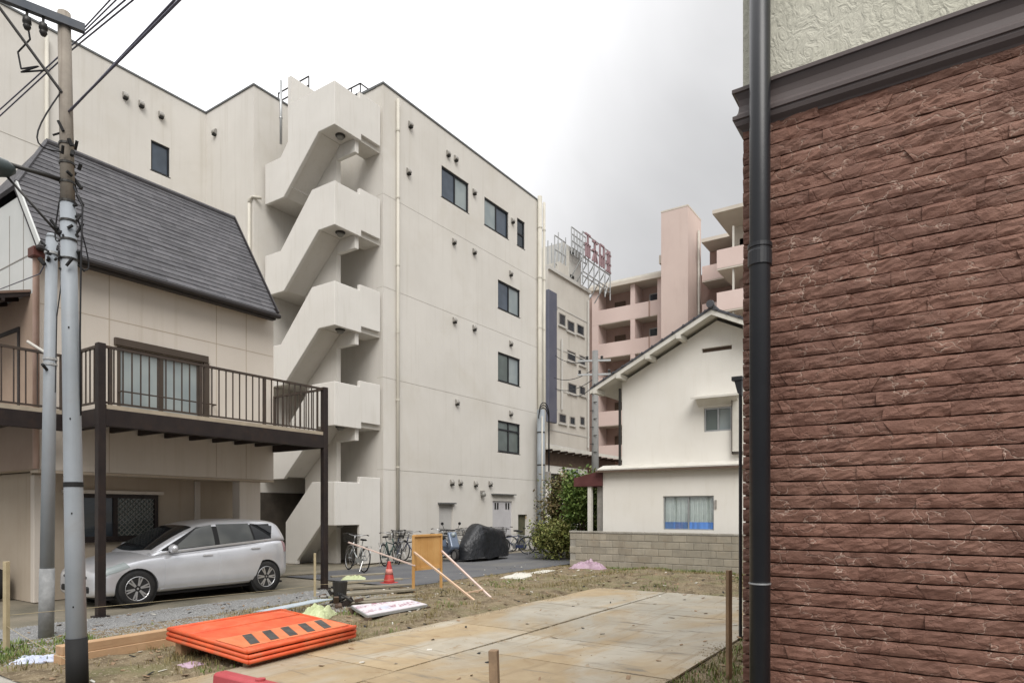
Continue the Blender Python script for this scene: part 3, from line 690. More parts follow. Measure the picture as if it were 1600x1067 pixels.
def stone(mb, x0, x1, z0, z1, k0, k1):
    """one split-faced stone: rough front, edges falling back into the groove"""
    n = max(4, int((x1 - x0) / 0.022)); m = 4; base = len(mb.v); o = rnd.uniform(0, 50)
    tilt, dep = rnd.uniform(-0.005, 0.005), rnd.uniform(-0.002, 0.003)
    vs = []
    for j in range(m + 1):
        v = j / m
        for i in range(n + 1):
            u = i / n
            xx = x0 + (x1 - x0) * u + (k0 * (1 - u) + k1 * u) * (v - 0.5)
            zz = z0 + (z1 - z0) * v + (0.0022 * mnoise.noise(Vector((xx * 20, z0 * 90, 1))) if j in (0, m) else 0)
            r = mnoise.noise(Vector((xx * 17, zz * 30, o))) * 0.005 + mnoise.noise(Vector((xx * 60, zz * 85, o))) * 0.005
            y = WY + 0.004 - dep + tilt * (u - 0.5) - r - 0.004 * v
            if j in (0, m): y += 0.0025
            vs.append((xx, y, zz))
    fs = [(j * (n + 1) + i, j * (n + 1) + i + 1, (j + 1) * (n + 1) + i + 1, (j + 1) * (n + 1) + i) for j in range(m) for i in range(n)]
    # skirt back to the backing board
    ring = [i for i in range(n + 1)] + [j * (n + 1) + n for j in range(1, m + 1)] + [m * (n + 1) + i for i in range(n - 1, -1, -1)] + [j * (n + 1) for j in range(m - 1, 0, -1)]
    b0 = len(vs); vs += [(vs[i][0], WY + 0.04, vs[i][2]) for i in ring]; q = len(ring)
    fs += [(ring[i], b0 + i, b0 + (i + 1) % q, ring[(i + 1) % q]) for i in range(q)]
    mb.add(vs, fs)
rest = MB(); nst = 0; CH = 0.0535; z = 0.0; row = 0
while z < 3.20:
    zt = min(z + CH, 3.205); x = WX; kprev = 0.0
    while x < 6.9:
        w = rnd.uniform(0.10, 0.34); w = min(w, 6.95 - x)
        kn = rnd.uniform(-0.035, 0.035) if rnd.random() < 0.7 else 0
        if x < 0.42 and z > 0.86:
            mb = MB(); stone(mb, x, x + w - 0.0003, z + 0.0030, zt - 0.0026, kprev, kn)
            mb.build('stone', 'stone', clad, smooth=False); nst += 1
        elif x < 2.2: stone(rest, x, x + w - 0.0003, z + 0.0030, zt - 0.0026, kprev, kn)
        else: rest.box(x, x + w - 0.002, WY + 0.004, WY + 0.04, z + 0.002, zt - 0.002)
        x += w; kprev = kn
    z += CH; row += 1
rest.build('stone_courses', 'stone', clad, smooth=False, kind='stuff')
print('stones', nst)
# left return of the cladding
MB().box(WX, WX + 0.029, WY + 0.042, 10, 0, 3.208).build('side_cladding', 'stone', bh)
# moulded belt, mitred round the corner
prof = [(0, 3.185), (0.004, 3.192), (0.022, 3.205), (0.026, 3.218), (0.026, 3.226), (0.033, 3.228), (0.033, 3.243), (0.022, 3.248), (0.015, 3.262), (0.012, 3.285), (0.015, 3.31), (0.024, 3.328), (0.026, 3.334), (0.035, 3.336), (0.035, 3.350), (0.03, 3.354), (0, 3.358)]
vs = []
for o, zz in prof: vs += [(7, WY - o, zz), (WX - o, WY - o, zz), (WX - o, 10, zz)]
n = len(prof)
MB().add(vs, [(3 * i + k, 3 * i + k + 1, 3 * i + 4 + k, 3 * i + 3 + k) for i in range(n - 1) for k in range(2)]).build('belt_cornice', 'cornice', bh)
DPX, DPY, DPR = -0.606, 2.642, 0.0385
dp = MB().tube([(DPX, DPY, 0.05), (DPX, DPY, 6.0)], DPR, 24).build('downpipe', 'black_pipe', bh, smooth=True)
MB().lathe([(DPR, 2.60), (DPR + 0.006, 2.602), (DPR + 0.006, 2.655), (DPR + 0.003, 2.66), (DPR + 0.003, 2.668), (DPR + 0.007, 2.67), (DPR + 0.007, 2.685), (DPR, 2.687)], (DPX, DPY, 0), 24).build('pipe_coupling', 'black_pipe', dp)
MB().lathe([(DPR, 1.365), (DPR + 0.003, 1.366), (DPR + 0.003, 1.371), (DPR, 1.372)], (DPX, DPY, 0), 24).build('pipe_band', 'alu', dp)
for zz in (1.369, 2.678): MB().box(DPX - 0.008, DPX + 0.008, DPY + DPR, WY + 0.01, zz - 0.008, zz + 0.008).build('pipe_bracket', 'black_pipe', dp)

# ================================================================ white house behind the block wall
M['white_wall'] = mk('white_mortar_wall', (0.70, 0.675, 0.62), (0.74, 0.72, 0.67), 0.8, 0.88, 0.3, 60, 0.006, streak=(0.55, 0.51, 0.43), sscale=(2.5, 2.5, 0.35), samt=0.25)
M['white_trim'] = mk('off_white_trim', (0.62, 0.60, 0.55), (0.55, 0.53, 0.47), 3, 0.7, 0.1)
M['tile'] = mk('dark_roof_tile', (0.06, 0.062, 0.07), (0.09, 0.09, 0.098), 8, 0.5, 0.2, 40, 0.01)
M['brown_wood'] = mk('brown_wood_trim', (0.09, 0.06, 0.045), (0.12, 0.085, 0.06), 6, 0.7, 0.2)
def thin_glass():
    m = bpy.data.materials.new('clear_pane'); m.use_nodes = True; t = m.node_tree; t.nodes.clear()
    o = t.nodes.new('ShaderNodeOutputMaterial'); mx_ = t.nodes.new('ShaderNodeMixShader'); tr = t.nodes.new('ShaderNodeBsdfTransparent'); gl = t.nodes.new('ShaderNodeBsdfGlossy')
    gl.inputs['Roughness'].default_value = 0.04; mx_.inputs[0].default_value = 0.12; tr.inputs[0].default_value = (0.9, 0.93, 0.92, 1)
    t.links.new(tr.outputs[0], mx_.inputs[1]); t.links.new(gl.outputs[0], mx_.inputs[2]); t.links.new(mx_.outputs[0], o.inputs[0]); return m
M['clear_pane'] = thin_glass()
wh = thing('white_gable_house', 'white two storey house with gable roof behind the concrete block wall', 'house', (-5.3, 20, 0))
UW = (-5.62, -4.86, 3.84, 4.50); VT = (-5.68, -4.86, 6.04, 6.16); LWW = (-6.72, -5.28, 1.12, 2.07)
wall_cells('y', 18.0, 18.2, -8.08, -2.44, 2.6, 5.44, [UW]).build('upper_wall', 'white_wall', wh)
MB().box(-8.075, -2.445, 18.2, 26, 0, 5.5).build('house_core', 'white_wall', wh)
wall_cells('y', 17.78, 17.95, -8.6, -2.0, 0, 2.82, [LWW]).build('lower_wall', 'white_wall', wh)
MB().box(-8.59, -2.01, 18.35, 25.9, 0, 2.75).build('lower_core', 'white_wall', wh)
MB().box(-8.6, -8.45, 17.951, 18.34, 0, 2.8).build('lower_side_wall', 'white_wall', wh)
# gable triangle with slot vent
AP = (-5.26, 7.05); sl = 0.494
def gz(x): return AP[1] - 0.17 - sl * abs(x - AP[0])
gt = MB()
us = [-8.08, VT[0], AP[0], VT[1], -2.44]
gt.prism([(-8.08, 18.0, 5.441), (VT[0], 18.0, 5.441), (VT[0], 18.0, gz(VT[0])), (-8.08, 18.0, gz(-8.08))], (0, 0.2, 0))
gt.prism([(VT[1], 18.0, 5.441), (-2.44, 18.0, 5.441), (-2.44, 18.0, gz(-2.44)), (VT[1], 18.0, gz(VT[1]))], (0, 0.2, 0))
gt.prism([(VT[0] + 1e-3, 18.0, 5.441), (VT[1] - 1e-3, 18.0, 5.441), (VT[1] - 1e-3, 18.0, VT[2]), (VT[0] + 1e-3, 18.0, VT[2])], (0, 0.2, 0))
gt.prism([(VT[0] + 1e-3, 18.0, VT[3]), (VT[1] - 1e-3, 18.0, VT[3]), (VT[1] - 1e-3, 18.0, gz(VT[1])), (AP[0], 18.0, gz(AP[0])), (VT[0] + 1e-3, 18.0, gz(VT[0]))], (0, 0.2, 0))
gt.build('gable_wall', 'white_wall', wh)
MB().box(VT[0], VT[1], 18.10, 18.19, VT[2], VT[3]).build('gable_vent', 'brown_wood', wh)
for sg in (-1, 1):
    ex_ = AP[0] + sg * 3.6; ez_ = AP[1] - sl * 3.6
    rf = MB().prism([(AP[0], 17.45, AP[1]), (ex_, 17.45, ez_), (ex_, 17.45, ez_ + 0.06), (AP[0], 17.45, AP[1] + 0.07)], (0, 9, 0)).build('roof_slope', 'tile', wh)
    MB().prism([(AP[0], 17.47, AP[1] - 0.005), (ex_ + sg * 0.02, 17.47, ez_ - 0.005), (ex_ + sg * 0.02, 17.47, ez_ - 0.13), (AP[0], 17.47, AP[1] - 0.14)], (0, 0.04, 0)).build('barge_board', 'white_trim', rf)
    MB().prism([(AP[0], 17.52, AP[1] - 0.02), (ex_, 17.52, ez_ - 0.02), (ex_, 17.52, ez_ - 0.05), (AP[0], 17.52, AP[1] - 0.06)], (0, 8.8, 0)).build('eave_soffit', 'white_trim', rf)
    for d in (0.9, 1.8, 2.7, 3.45):
        xx = AP[0] + sg * d; zz = AP[1] - sl * d
        MB().box(xx - 0.06, xx + 0.06, 17.435, 18.0, zz - 0.21, zz - 0.08).build('purlin_end', 'white_trim', rf)
    n = 38
    for i in range(0, 12): MB().lathe([(0.03, 17.42), (0.03, 17.75)], (AP[0] + sg * (0.15 + i * 0.3), 0, AP[1] + 0.05 - sl * (0.15 + i * 0.3)), 8, 'y').build('edge_tile', 'tile', rf)
MB().tube([(AP[0], 17.42, AP[1] + 0.09), (AP[0], 26.4, AP[1] + 0.09)], 0.08, 8).build('ridge_tile', 'tile', wh)
MB().lathe([(0.10, 17.34), (0.11, 17.42)], (AP[0], 0, AP[1] + 0.12), 10, 'y').build('ridge_end_tile', 'tile', wh)
w = window('y', 18.06, -1, *UW, wh, 'alu', ('glass_green', 'glass_pale'), 0.045)
MB().prism([(-5.85, 18.0, 4.86), (-5.85, 17.55, 4.76), (-5.85, 17.55, 4.70), (-5.85, 18.0, 4.78)], (1.25, 0, 0)).build('window_hood', 'white_trim', w)
MB().prism([(-5.78, 18.0, 4.775), (-5.78, 17.75, 4.73), (-5.78, 18.0, 4.55)], (1.1, 0, 0)).build('hood_soffit', 'white_trim', w)
MB().box(-4.82, -4.55, 17.9, 17.998, 3.25, 4.62).build('shutter_case', 'white_trim', wh)
MB().box(-4.835, -4.821, 17.88, 17.998, 3.2, 4.66).build('shutter_case_edge', 'brown_alu', wh); MB().box(-4.835, -4.55, 17.88, 17.998, 3.18, 3.199).build('shutter_case_edge', 'brown_alu', wh)
w = window('y', 17.84, -1, *LWW, wh, 'alu', ('clear_pane', 'clear_pane'), 0.03, sill=True)
def drape(x0, x1, z0, z1, y, amp, n, mat, name, par):
    vs = []
    for i in range(n + 1):
        x = x0 + (x1 - x0) * i / n; yy = y + amp * math.sin(i * 1.9) + amp * 0.6 * math.sin(i * 0.73)
        vs += [(x, yy, z0), (x, yy, z1)]
    return MB().add(vs, [(2 * i, 2 * i + 2, 2 * i + 3, 2 * i + 1) for i in range(n)]).build(name, mat, par, smooth=True)
drape(LWW[0] + 0.03, LWW[1] - 0.03, 1.16, 2.04, 17.905, 0.016, 90, 'curtain', 'curtain', w)
drape(LWW[0] + 0.03, LWW[1] - 0.03, 1.152, 1.34, 17.875, 0.006, 30, mk('blue_sheet', (0.10, 0.24, 0.62), (0.13, 0.28, 0.66), 6, 0.5, 0.1), 'blue_sheet', w)
MB().box(-5.25, -5.20, 17.74, 17.779, 1.72, 1.95).build('meter_box', 'vent', wh)
# pent trim between the floors
MB().prism([(-8.75, 18.0, 2.96), (-8.75, 17.55, 2.83), (-8.75, 17.55, 2.79), (-8.75, 18.0, 2.92)], (6.8, 0, 0)).build('pent_roof', 'brown_wood', wh)
MB().prism([(-8.7, 18.0, 3.02), (-8.7, 17.6, 2.90), (-8.7, 17.6, 2.86), (-8.7, 18.0, 2.975)], (6.7, 0, 0)).build('pent_flashing', 'white_trim', wh)
MB().box(-8.16, -8.10, 17.93, 17.99, 3.0, 5.3).build('downpipe', 'lamp_dark', wh)
M['redawn'] = mk('dark_red_awning', (0.085, 0.028, 0.027), (0.11, 0.04, 0.038), 3, 0.6, 0.1)
MB().prism([(-8.6, 17.7, 2.86), (-9.55, 17.7, 2.66), (-9.55, 17.7, 2.40), (-8.6, 17.7, 2.40)], (0, 2.0, 0)).build('porch_awning', 'redawn', wh)
MB().box(-9.1, -8.98, 17.75, 17.87, 0, 2.395).build('porch_post', 'white_trim', wh)
MB().box(-8.85, -8.602, 17.9, 18.3, 0, 2.39).build('porch_wall', 'vent', wh)
# concrete block wall
M['block'] = mk('weathered_concrete_block', (0.36, 0.325, 0.26), (0.29, 0.265, 0.215), 3, 0.92, 0.5, 55, 0.01, streak=(0.17, 0.155, 0.125), sscale=(5, 5, 0.5), samt=0.5, dirt=(0.26, 0.20, 0.135), dscale=1.2, damt=0.45, ov=0.12)
bw = thing('block_wall', 'low weathered concrete block wall in front of the white house', 'wall', (-6, 17.2, 0))
MB().box(-9.38, -2.2, 17.165, 17.255, -0.03, 1.0).build('mortar_core', 'concrete', bw)
bk = MB().box(-0.194, 0.194, -0.06, 0.06, 0, 0.186).build('block', 'block', bw); bkm = bk.data
for v in bkm.vertices: v.co = v.co + WL[bw.name]
bpy.data.objects.remove(bk)
for r in range(5):
    x = -9.39 + (0.195 if r % 2 == 0 else 0.0)
    i = 0
    while x < -2.4:
        o = share(bkm, 'block', bw, (x if r % 2 == 0 else x + 0.39, 17.21 + rnd.uniform(-.003, .003), 0.005 + r * 0.2)); o.modifiers.new('b', 'BEVEL').width = 0.008
        x += 0.396
for i in range(18):
    x = -9.4 + i * 0.4
    MB().box(x, x + 0.394, 17.135, 17.285, 1.006, 1.06).build('coping_block', 'concrete', bw, bevel=0.008)

# ================================================================ pink apartment block
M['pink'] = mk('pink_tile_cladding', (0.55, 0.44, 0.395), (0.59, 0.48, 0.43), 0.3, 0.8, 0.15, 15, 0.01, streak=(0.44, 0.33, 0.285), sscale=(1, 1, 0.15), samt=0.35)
M['pink2'] = mk('pink_parapet', (0.62, 0.49, 0.445), (0.66, 0.53, 0.485), 0.4, 0.8, 0.15, 15, 0.01)
M['pink_slab'] = mk('beige_slab_edge', (0.58, 0.53, 0.46), (0.53, 0.48, 0.41), 0.6, 0.85, 0.1)
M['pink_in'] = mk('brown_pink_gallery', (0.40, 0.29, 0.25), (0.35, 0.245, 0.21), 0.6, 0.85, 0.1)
pk = thing('pink_apartment_building', 'pink tiled apartment block with open galleries and tall flat tower', 'building', (-18, 55, 0))
YP = 52.0
def xat(px, y=YP): return PY(px, 500, y).x
xl, xp0, xp1, xr = xat(925), xat(985), xat(992), xat(1035)
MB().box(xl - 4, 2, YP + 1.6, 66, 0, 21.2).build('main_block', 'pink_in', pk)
zf = [PY(935, y, YP).z for y in (489, 541, 594, 646, 698)]    # top of each parapet opening at the left
ztop = 21.35
FL = [ztop - 2.05 - i * 2.98 for i in range(7)]               # parapet tops, from the upper floor down
for i, zp in enumerate(FL):
    MB().box(xl, xr, YP, YP + 0.18, zp - 1.25, zp).build('gallery_parapet', 'pink2', pk)
    MB().box(xl, xr, YP + 0.02, YP + 1.6, zp - 1.30, zp - 1.10).build('gallery_slab', 'pink_slab', pk)
    MB().box(xl, xat(935), YP + 0.003, YP + 1.6, zp + 0.002, zp + 1.72).build('gallery_end_wall', 'pink2', pk)
    MB().box(xp0, xp1, YP + 0.004, YP + 1.6, zp + 0.002, zp + 1.72).build('gallery_pier', 'pink2', pk)
    MB().box(xat(1027), xr, YP + 0.004, YP + 1.6, zp + 0.002, zp + 1.72).build('gallery_pier', 'pink2', pk)
    x0 = xl + 2.0
    dd = MB().box(x0 - 0.5, x0 + 0.5, YP + 1.5, YP + 1.59, zp - 1.0, zp + 0.95).build('door', 'brown_wood', pk)
    MB().box(x0 + 1.0, x0 + 1.9, YP + 1.5, YP + 1.59, zp - 0.1, zp + 0.9).build('window', 'glass_dark', pk)
    window('y', YP + 1.5, -1, xp1 + 0.7, xp1 + 2.4, zp - 0.9, zp + 1.1, pk, 'alu', ('glass_dark', 'glass_pale'), 0.08, sill=False, depth=0.08)
    MB().tube([(xp1 + 1.3, YP - 0.06, zp - 1.3), (xp1 + 1.3, YP - 0.06, zp)], 0.05, 6).build('drain_pipe', 'pinkpipe', pk)
MB().box(xl - 0.3, xr, YP - 0.35, YP + 1.8, ztop - 0.32, ztop).build('roof_slab', 'pink_slab', pk)
MB().box(xl - 0.2, xr, YP + 0.1, YP + 0.4, ztop + 0.001, ztop + 0.35).build('roof_kerb', 'white_trim', pk)
YT = 49.5
tz = PY(1040, 331, YT).z
MB().box(xat(1033, YT), xat(1075, YT), YT, YT + 3.2, 0, tz).build('tower', 'pink', pk)
MB().box(xat(1033, YT) - 0.02, xat(1075, YT) + 0.02, YT - 0.02, YT + 3.2, tz, tz + 0.12).build('tower_coping', 'pink_slab', pk)
MB().box(xat(1026, YT), xat(1033, YT) - 0.03, YT + 0.5, YT + 1.8, PY(1030, 408, YT).z, PY(1030, 395, YT).z).build('tower_canopy', 'pink_slab', pk)
MB().tube([(xat(1094, 52), 51.6, 0), (xat(1094, 52), 51.6, PY(1094, 360, 51.6).z)], 0.09, 8).build('drain_pipe', 'white_trim', pk)
# right hand wing: deeper galleries, and jutting balconies
YR = 51.0; xa, xb = xat(1097, YR), 0.0
zr = PY(1110, 372, YR).z
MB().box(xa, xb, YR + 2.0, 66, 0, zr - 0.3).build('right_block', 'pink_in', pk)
MB().box(xa, xb, YR - 0.2, YR + 2.2, zr - 0.28, zr).build('roof_slab', 'pink_slab', pk)
YJ = 46.0; xj = xat(1120, YJ)
zj = PY(1125, 330, YJ).z
for i in range(7):
    zp = zr - 2.1 - i * 2.98
    MB().box(xa, xb, YR, YR + 0.18, zp - 1.15, zp).build('gallery_parapet', 'pink2', pk)
    MB().box(xa, xb, YR + 0.02, YR + 2.0, zp - 1.25, zp - 1.05).build('gallery_slab', 'pink_slab', pk)
    MB().box(xa + 0.6, xa + 1.8, YR + 1.9, YR + 1.99, zp - 0.9, zp + 1.0).build('door', 'lamp_dark', pk)
    zq = PY(1135, 388, YJ).z - i * 2.98
    MB().box(xj, xb, YJ, YJ + 0.16, zq - 1.3, zq).build('balcony_parapet', 'pink2', pk)
    MB().box(xj, xj + 0.16, YJ + 0.161, YR - 0.01, zq - 1.3, zq).build('balcony_side', 'pink2', pk)
    MB().box(xj + 0.01, xb, YJ + 0.02, YR - 0.01, zq - 1.42, zq - 1.25).build('balcony_slab', 'pink_slab', pk)
    MB().box(xj + 0.9, xb, YJ + 2.6, YR - 0.02, zq - 1.24, zq + 1.5).build('balcony_room', 'pink_in', pk)
    MB().box(xat(1143, YJ), xat(1145.5, YJ), YJ + 0.2, YJ + 0.4, zq, zq + 1.54).build('balcony_post', 'white_trim', pk)
MB().box(xj - 0.2, xb, YJ - 0.4, YR - 0.21, zj - 0.25, zj).build('canopy_slab', 'pink_slab', pk)
MB().box(xj + 0.5, xb, YJ + 2.6, YR - 0.21, zj - 3.0, zj - 0.26).build('balcony_room', 'pink_slab', pk)
# ================================================================ beige office block with the rooftop sign
M['far_beige'] = mk('grey_beige_tile_wall', (0.55, 0.525, 0.475), (0.50, 0.475, 0.425), 0.5, 0.85, 0.15, 12, 0.01, streak=(0.32, 0.30, 0.25), sscale=(1, 1, 0.15), samt=0.4)
M['far_grey'] = mk('pale_penthouse_wall', (0.52, 0.51, 0.48), (0.46, 0.45, 0.42), 0.6, 0.85, 0.1)
M['steel_grey'] = mk('galvanised_frame', (0.42, 0.43, 0.43), (0.34, 0.35, 0.35), 3, 0.5, 0.05, metal=0.4)
M['maroon'] = mk('faded_maroon_letter', (0.33, 0.22, 0.235), None, 3, 0.6, 0.05)
XF = -23.5
fb = thing('office_building', 'grey beige tiled office block with small windows and rooftop sign frame', 'building', (-26, 42, 0))
def yat(px, x=XF): return PX(px, 500, x).y
yA, yB = yat(856), yat(921)
zt = PX(875, 432, XF).z
MB().box(-31, XF, yA, yB, 0, zt).build('wall', 'far_beige', fb)
MB().box(-31, XF + 0.15, yA, yB + 0.05, zt, zt + 0.25).build('parapet', 'far_grey', fb)
for (a, b, c, d) in [(873, 883, 488, 507), (886, 897, 499, 516), (901, 912, 505, 521), (886, 899, 546, 562), (905, 914, 554, 569), (887, 900, 597, 613), (905, 914, 602, 616), (873, 884, 645, 660), (890, 898, 650, 663), (906, 913, 650, 664)]:
    y0, y1 = yat(a), yat(b); z1, z0 = PX(a, c, XF).z, PX(a, d, XF).z
    f = MB()
    for q in ((y0, y0 + .08, z0, z1), (y1 - .08, y1, z0, z1), (y0 + .08, y1 - .08, z0, z0 + .08), (y0 + .08, y1 - .08, z1 - .08, z1)): f.box(XF - 0.02, XF + 0.05, *q)
    f = f.build('window', 'vent', fb); MB().box(XF - 0.01, XF + 0.02, y0 + .08, y1 - .08, z0 + .08, z1 - .08).build('pane', 'glass_dark', f)
    MB().box(XF, XF + 0.12, y0 - 0.1, y1 + 0.1, z0 - 0.12, z0 - 0.002).build('sill', 'far_grey', f)
for px, c, d in ((917, 470, 700), (876, 530, 640)): MB().tube([(XF + 0.12, yat(px), PX(px, d, XF).z), (XF + 0.12, yat(px), PX(px, c, XF).z)], 0.08, 6).build('drain_pipe', 'far_grey', fb)
for i, z in enumerate((4.4, 7.4, 10.4, 13.4, 16.4)): MB().box(XF, XF + 0.03, yA, yB, z, z + 0.08).build('floor_band', 'far_grey', fb)
# penthouse
yC, yD = yat(895), yat(922); zp = PX(900, 392, XF - 0.8).z
MB().box(-28, XF - 0.8, yC, yD, zt + 0.25, zp).build('penthouse', 'far_grey', fb)
MB().box(XF - 0.79, XF - 0.70, yat(897), yat(902), zt + 0.3, zp - 0.5).build('penthouse_pipe', 'white_trim', fb)
for py in (402, 438): MB().box(XF - 0.79, XF - 0.72, yat(905), yat(910), PX(905, py + 4, XF - .8).z, PX(905, py, XF - .8).z).build('penthouse_vent', 'dark_void', fb)
MB().box(XF - 1.5, XF - 0.3, yat(879), yat(893), zt + 0.25, PX(880, 408, XF).z).build('roof_hut', 'far_beige', fb)
MB().box(XF - 0.29, XF - 0.25, yat(886), yat(891), PX(888, 441, XF).z, PX(888, 433, XF).z).build('hut_window', 'glass_dark', fb)
# rooftop sign: lattice frame with four faded characters
sg_ = thing('rooftop_sign', 'rooftop lattice sign frame with four faded maroon characters', 'sign', (XF + 0.5, 44, zt))
xs = XF + 0.6
ya_, yb_ = yat(913, xs), yat(956, xs)
zs0, zs1 = PX(913, 400, xs).z, PX(913, 361, xs).z
fr = MB()
for i in range(6):
    y = ya_ + (yb_ - ya_) * i / 5; fr.tube([(xs - 0.15, y, zt + 0.2), (xs - 0.15, y, zs1)], 0.05, 5)
    fr.tube([(xs - 0.15, y, zs0), (xs - 1.6, y, zt + 0.2)], 0.05, 5)
for z in (zt + 0.8, (zt + zs0) / 2, zs0, (zs0 + zs1) / 2, zs1): fr.tube([(xs - 0.15, ya_, z), (xs - 0.15, yb_, z)], 0.05, 5)
for i in range(5): fr.tube([(xs - 0.15, ya_ + (yb_ - ya_) * i / 5, zt + 0.3), (xs - 0.15, ya_ + (yb_ - ya_) * (i + 1) / 5, zs0)], 0.04, 5)
fr.build('sign_frame', 'steel_grey', sg_)
glyphs = [[(0, 1, 1, 1), (.5, 0, .5, 1), (0, .55, 1, .55), (.15, 0, .15, .55), (.85, 0, .85, .55)], [(0, .9, 1, .9), (0, .5, 1, .5), (.5, 0, .5, 1), (0, 0, .5, .5), (1, 0, .5, .5)],
          [(.1, 0, .1, 1), (.1, 1, .9, 1), (.9, 0, .9, 1), (.1, .5, .9, .5), (.5, 0, .5, .5)], [(0, .8, 1, .8), (.3, 0, .3, 1), (.7, 0, .7, 1), (0, .35, 1, .35), (0, 0, 1, 0)]]
for i, gl in enumerate(glyphs):
    m = MB(); L = (yb_ - ya_) / 4; hh = (zs1 - zs0) * 0.9
    for (a, b, c, d) in gl:
        m.bar((xs, ya_ + L * (i + .12 + .7 * a), zs0 + .05 * hh + hh * b), (xs, ya_ + L * (i + .12 + .7 * c), zs0 + .05 * hh + hh * d), 0.13, 0.12, (1, 0, 0))
    m.build('sign_character', 'maroon', sg_)
fl = thing('rooftop_antenna_frame', 'grey lattice frame on the roof hut of the office block', 'frame', (XF - 0.6, yat(882), zt))
m = MB(); yy0, yy1 = yat(876), yat(893)
zq0, zq1 = PX(880, 412, XF).z, PX(880, 368, XF).z
for i in range(4):
    y = yy0 + (yy1 - yy0) * i / 3
    m.tube([(XF - 0.5, y, zq0 - 0.6), (XF - 0.5, y, zq1 + (0.4 if i % 2 else 0))], 0.045, 5); m.tube([(XF - 1.4, y, zq0 - 0.6), (XF - 1.4, y, zq1)], 0.045, 5)
for z in (zq0, (zq0 + zq1) / 2, zq1): m.tube([(XF - 0.5, yy0, z), (XF - 0.5, yy1, z)], 0.045, 5)
for i in range(3): m.tube([(XF - 0.5, yy0 + (yy1 - yy0) * i / 3, zq0), (XF - 0.5, yy0 + (yy1 - yy0) * (i + 1) / 3, zq1)], 0.04, 5)
m.build('lattice', 'steel_grey', fl)
m = MB(); yq0, yq1 = yat(893, XF - 0.5), yat(915, XF - 0.5); zc0, zc1 = PX(900, 402, XF - 0.5).z, PX(900, 360, XF - 0.5).z
for i in range(6):
    y = yq0 + (yq1 - yq0) * i / 5; m.tube([(XF - 0.5, y, zc0), (XF - 0.5, y, zc1)], 0.05, 5)
for i in range(5): m.tube([(XF - 0.5, yq0, zc0 + (zc1 - zc0) * i / 4), (XF - 0.5, yq1, zc0 + (zc1 - zc0) * i / 4)], 0.05, 5)
for i in range(5): m.tube([(XF - 0.5, yq0 + (yq1 - yq0) * i / 5, zc0), (XF - 0.5, yq0 + (yq1 - yq0) * (i + 1) / 5, zc1)], 0.04, 5)
m.build('lattice', 'steel_grey', fl)
vs_ = thing('vertical_signboard', 'tall blank slate blue signboard mounted on the office block', 'sign', (XF + 0.4, yat(862), 8))
za, zb_ = PX(864, 660, XF + 0.6).z, PX(864, 455, XF + 0.6).z
MB().box(XF + 0.35, XF + 0.6, yat(857.5, XF + .6), yat(870.5, XF + .6), za, zb_).build('panel', mk('slate_blue_panel', (0.095, 0.10, 0.135), (0.115, 0.12, 0.15), 0.8, 0.6, 0.05), vs_, bevel=0.03)
for z in (za + 1, zb_ - 1): MB().box(XF, XF + 0.35, yat(864) - 0.05, yat(864) + 0.05, z, z + 0.1).build('bracket', 'steel_grey', vs_)

# ================================================================ low shed behind the shrubs
lb = thing('low_shed', 'low building with white roof edge and brown upper wall behind the shrubs', 'shed', (-18, 31, 0))
XL = -16.6; y0, y1 = PX(850, 700, XL).y, PX(972, 700, XL).y
zl = PX(862, 697, XL).z
MB().box(-22, XL - 0.5, y0 - 1, y1, 0, zl - 0.9).build('wall', 'white_wall', lb)
MB().box(-22, XL - 0.48, y0 - 1, y1, zl - 0.9, zl - 0.2).build('upper_wall', 'brown_wood', lb)
MB().prism([(XL, y0 - 1, zl - 0.12), (XL, y0 - 1, zl), (-22, y0 - 1, zl + 1.2), (-22, y0 - 1, zl + 1.05)], (0, y1 - y0 + 1.5, 0)).build('roof', 'vent', lb)
MB().box(XL, XL + 0.06, y0 - 1, y1 + .5, zl - 0.14, zl + 0.04).build('roof_edge', 'white_trim', lb)
for i in range(14): MB().box(XL - 0.5, XL - 0.01, y0 + i * 0.8, y0 + i * 0.8 + 0.08, zl - 0.25, zl - 0.13).build('rafter', 'brown_wood', lb)
MB().box(XL - 0.49, XL - 0.44, yat(874, XL), yat(887, XL), 0, 3.6).build('door', 'dark_void', lb)
MB().box(XL - 0.49, XL - 0.45, yat(897, XL), yat(915, XL), 2.2, 3.9).build('window', 'glass_pale', lb)
MB().box(XL - 0.48, XL + 0.7, yat(930, XL), yat(968, XL), 3.6, 4.1).build('side_awning', 'redawn', lb)

# ================================================================ poles in the background
M['pole_conc'] = mk('grey_concrete_pole', (0.24, 0.24, 0.23), (0.20, 0.20, 0.195), 2, 0.85, 0.1, streak=(0.22, 0.22, 0.21), samt=0.4)
M['pole_steel'] = mk('pale_blue_grey_steel_pole', (0.29, 0.315, 0.34), (0.25, 0.275, 0.295), 1.5, 0.5, 0.06, 40, 0.003, spec=0.4, dirt=(0.24, 0.24, 0.235), dscale=2.5, damt=0.5, streak=(0.22, 0.235, 0.25), sscale=(9, 9, 0.4), samt=0.45)
M['pole_wood'] = mk('weathered_wood_pole_top', (0.32, 0.285, 0.24), (0.26, 0.23, 0.195), 5, 0.9, 0.4, 50, 0.008, streak=(0.15, 0.115, 0.085), sscale=(14, 14, 0.5), samt=0.6)
M['rubber'] = mk('black_rubber', (0.016, 0.016, 0.016), None, 5, 0.75, 0.1)
M['cable'] = mk('black_cable', (0.02, 0.02, 0.022), None, 5, 0.6, 0)
M['cable_grey'] = mk('grey_blue_cable', (0.10, 0.10, 0.135), None, 5, 0.6, 0)
fp = thing('concrete_utility_pole', 'slim grey concrete utility pole between white gable house and office block', 'utility pole', (0, 0, 0))
b0 = PT(930, 735, 33); b0.z = 0
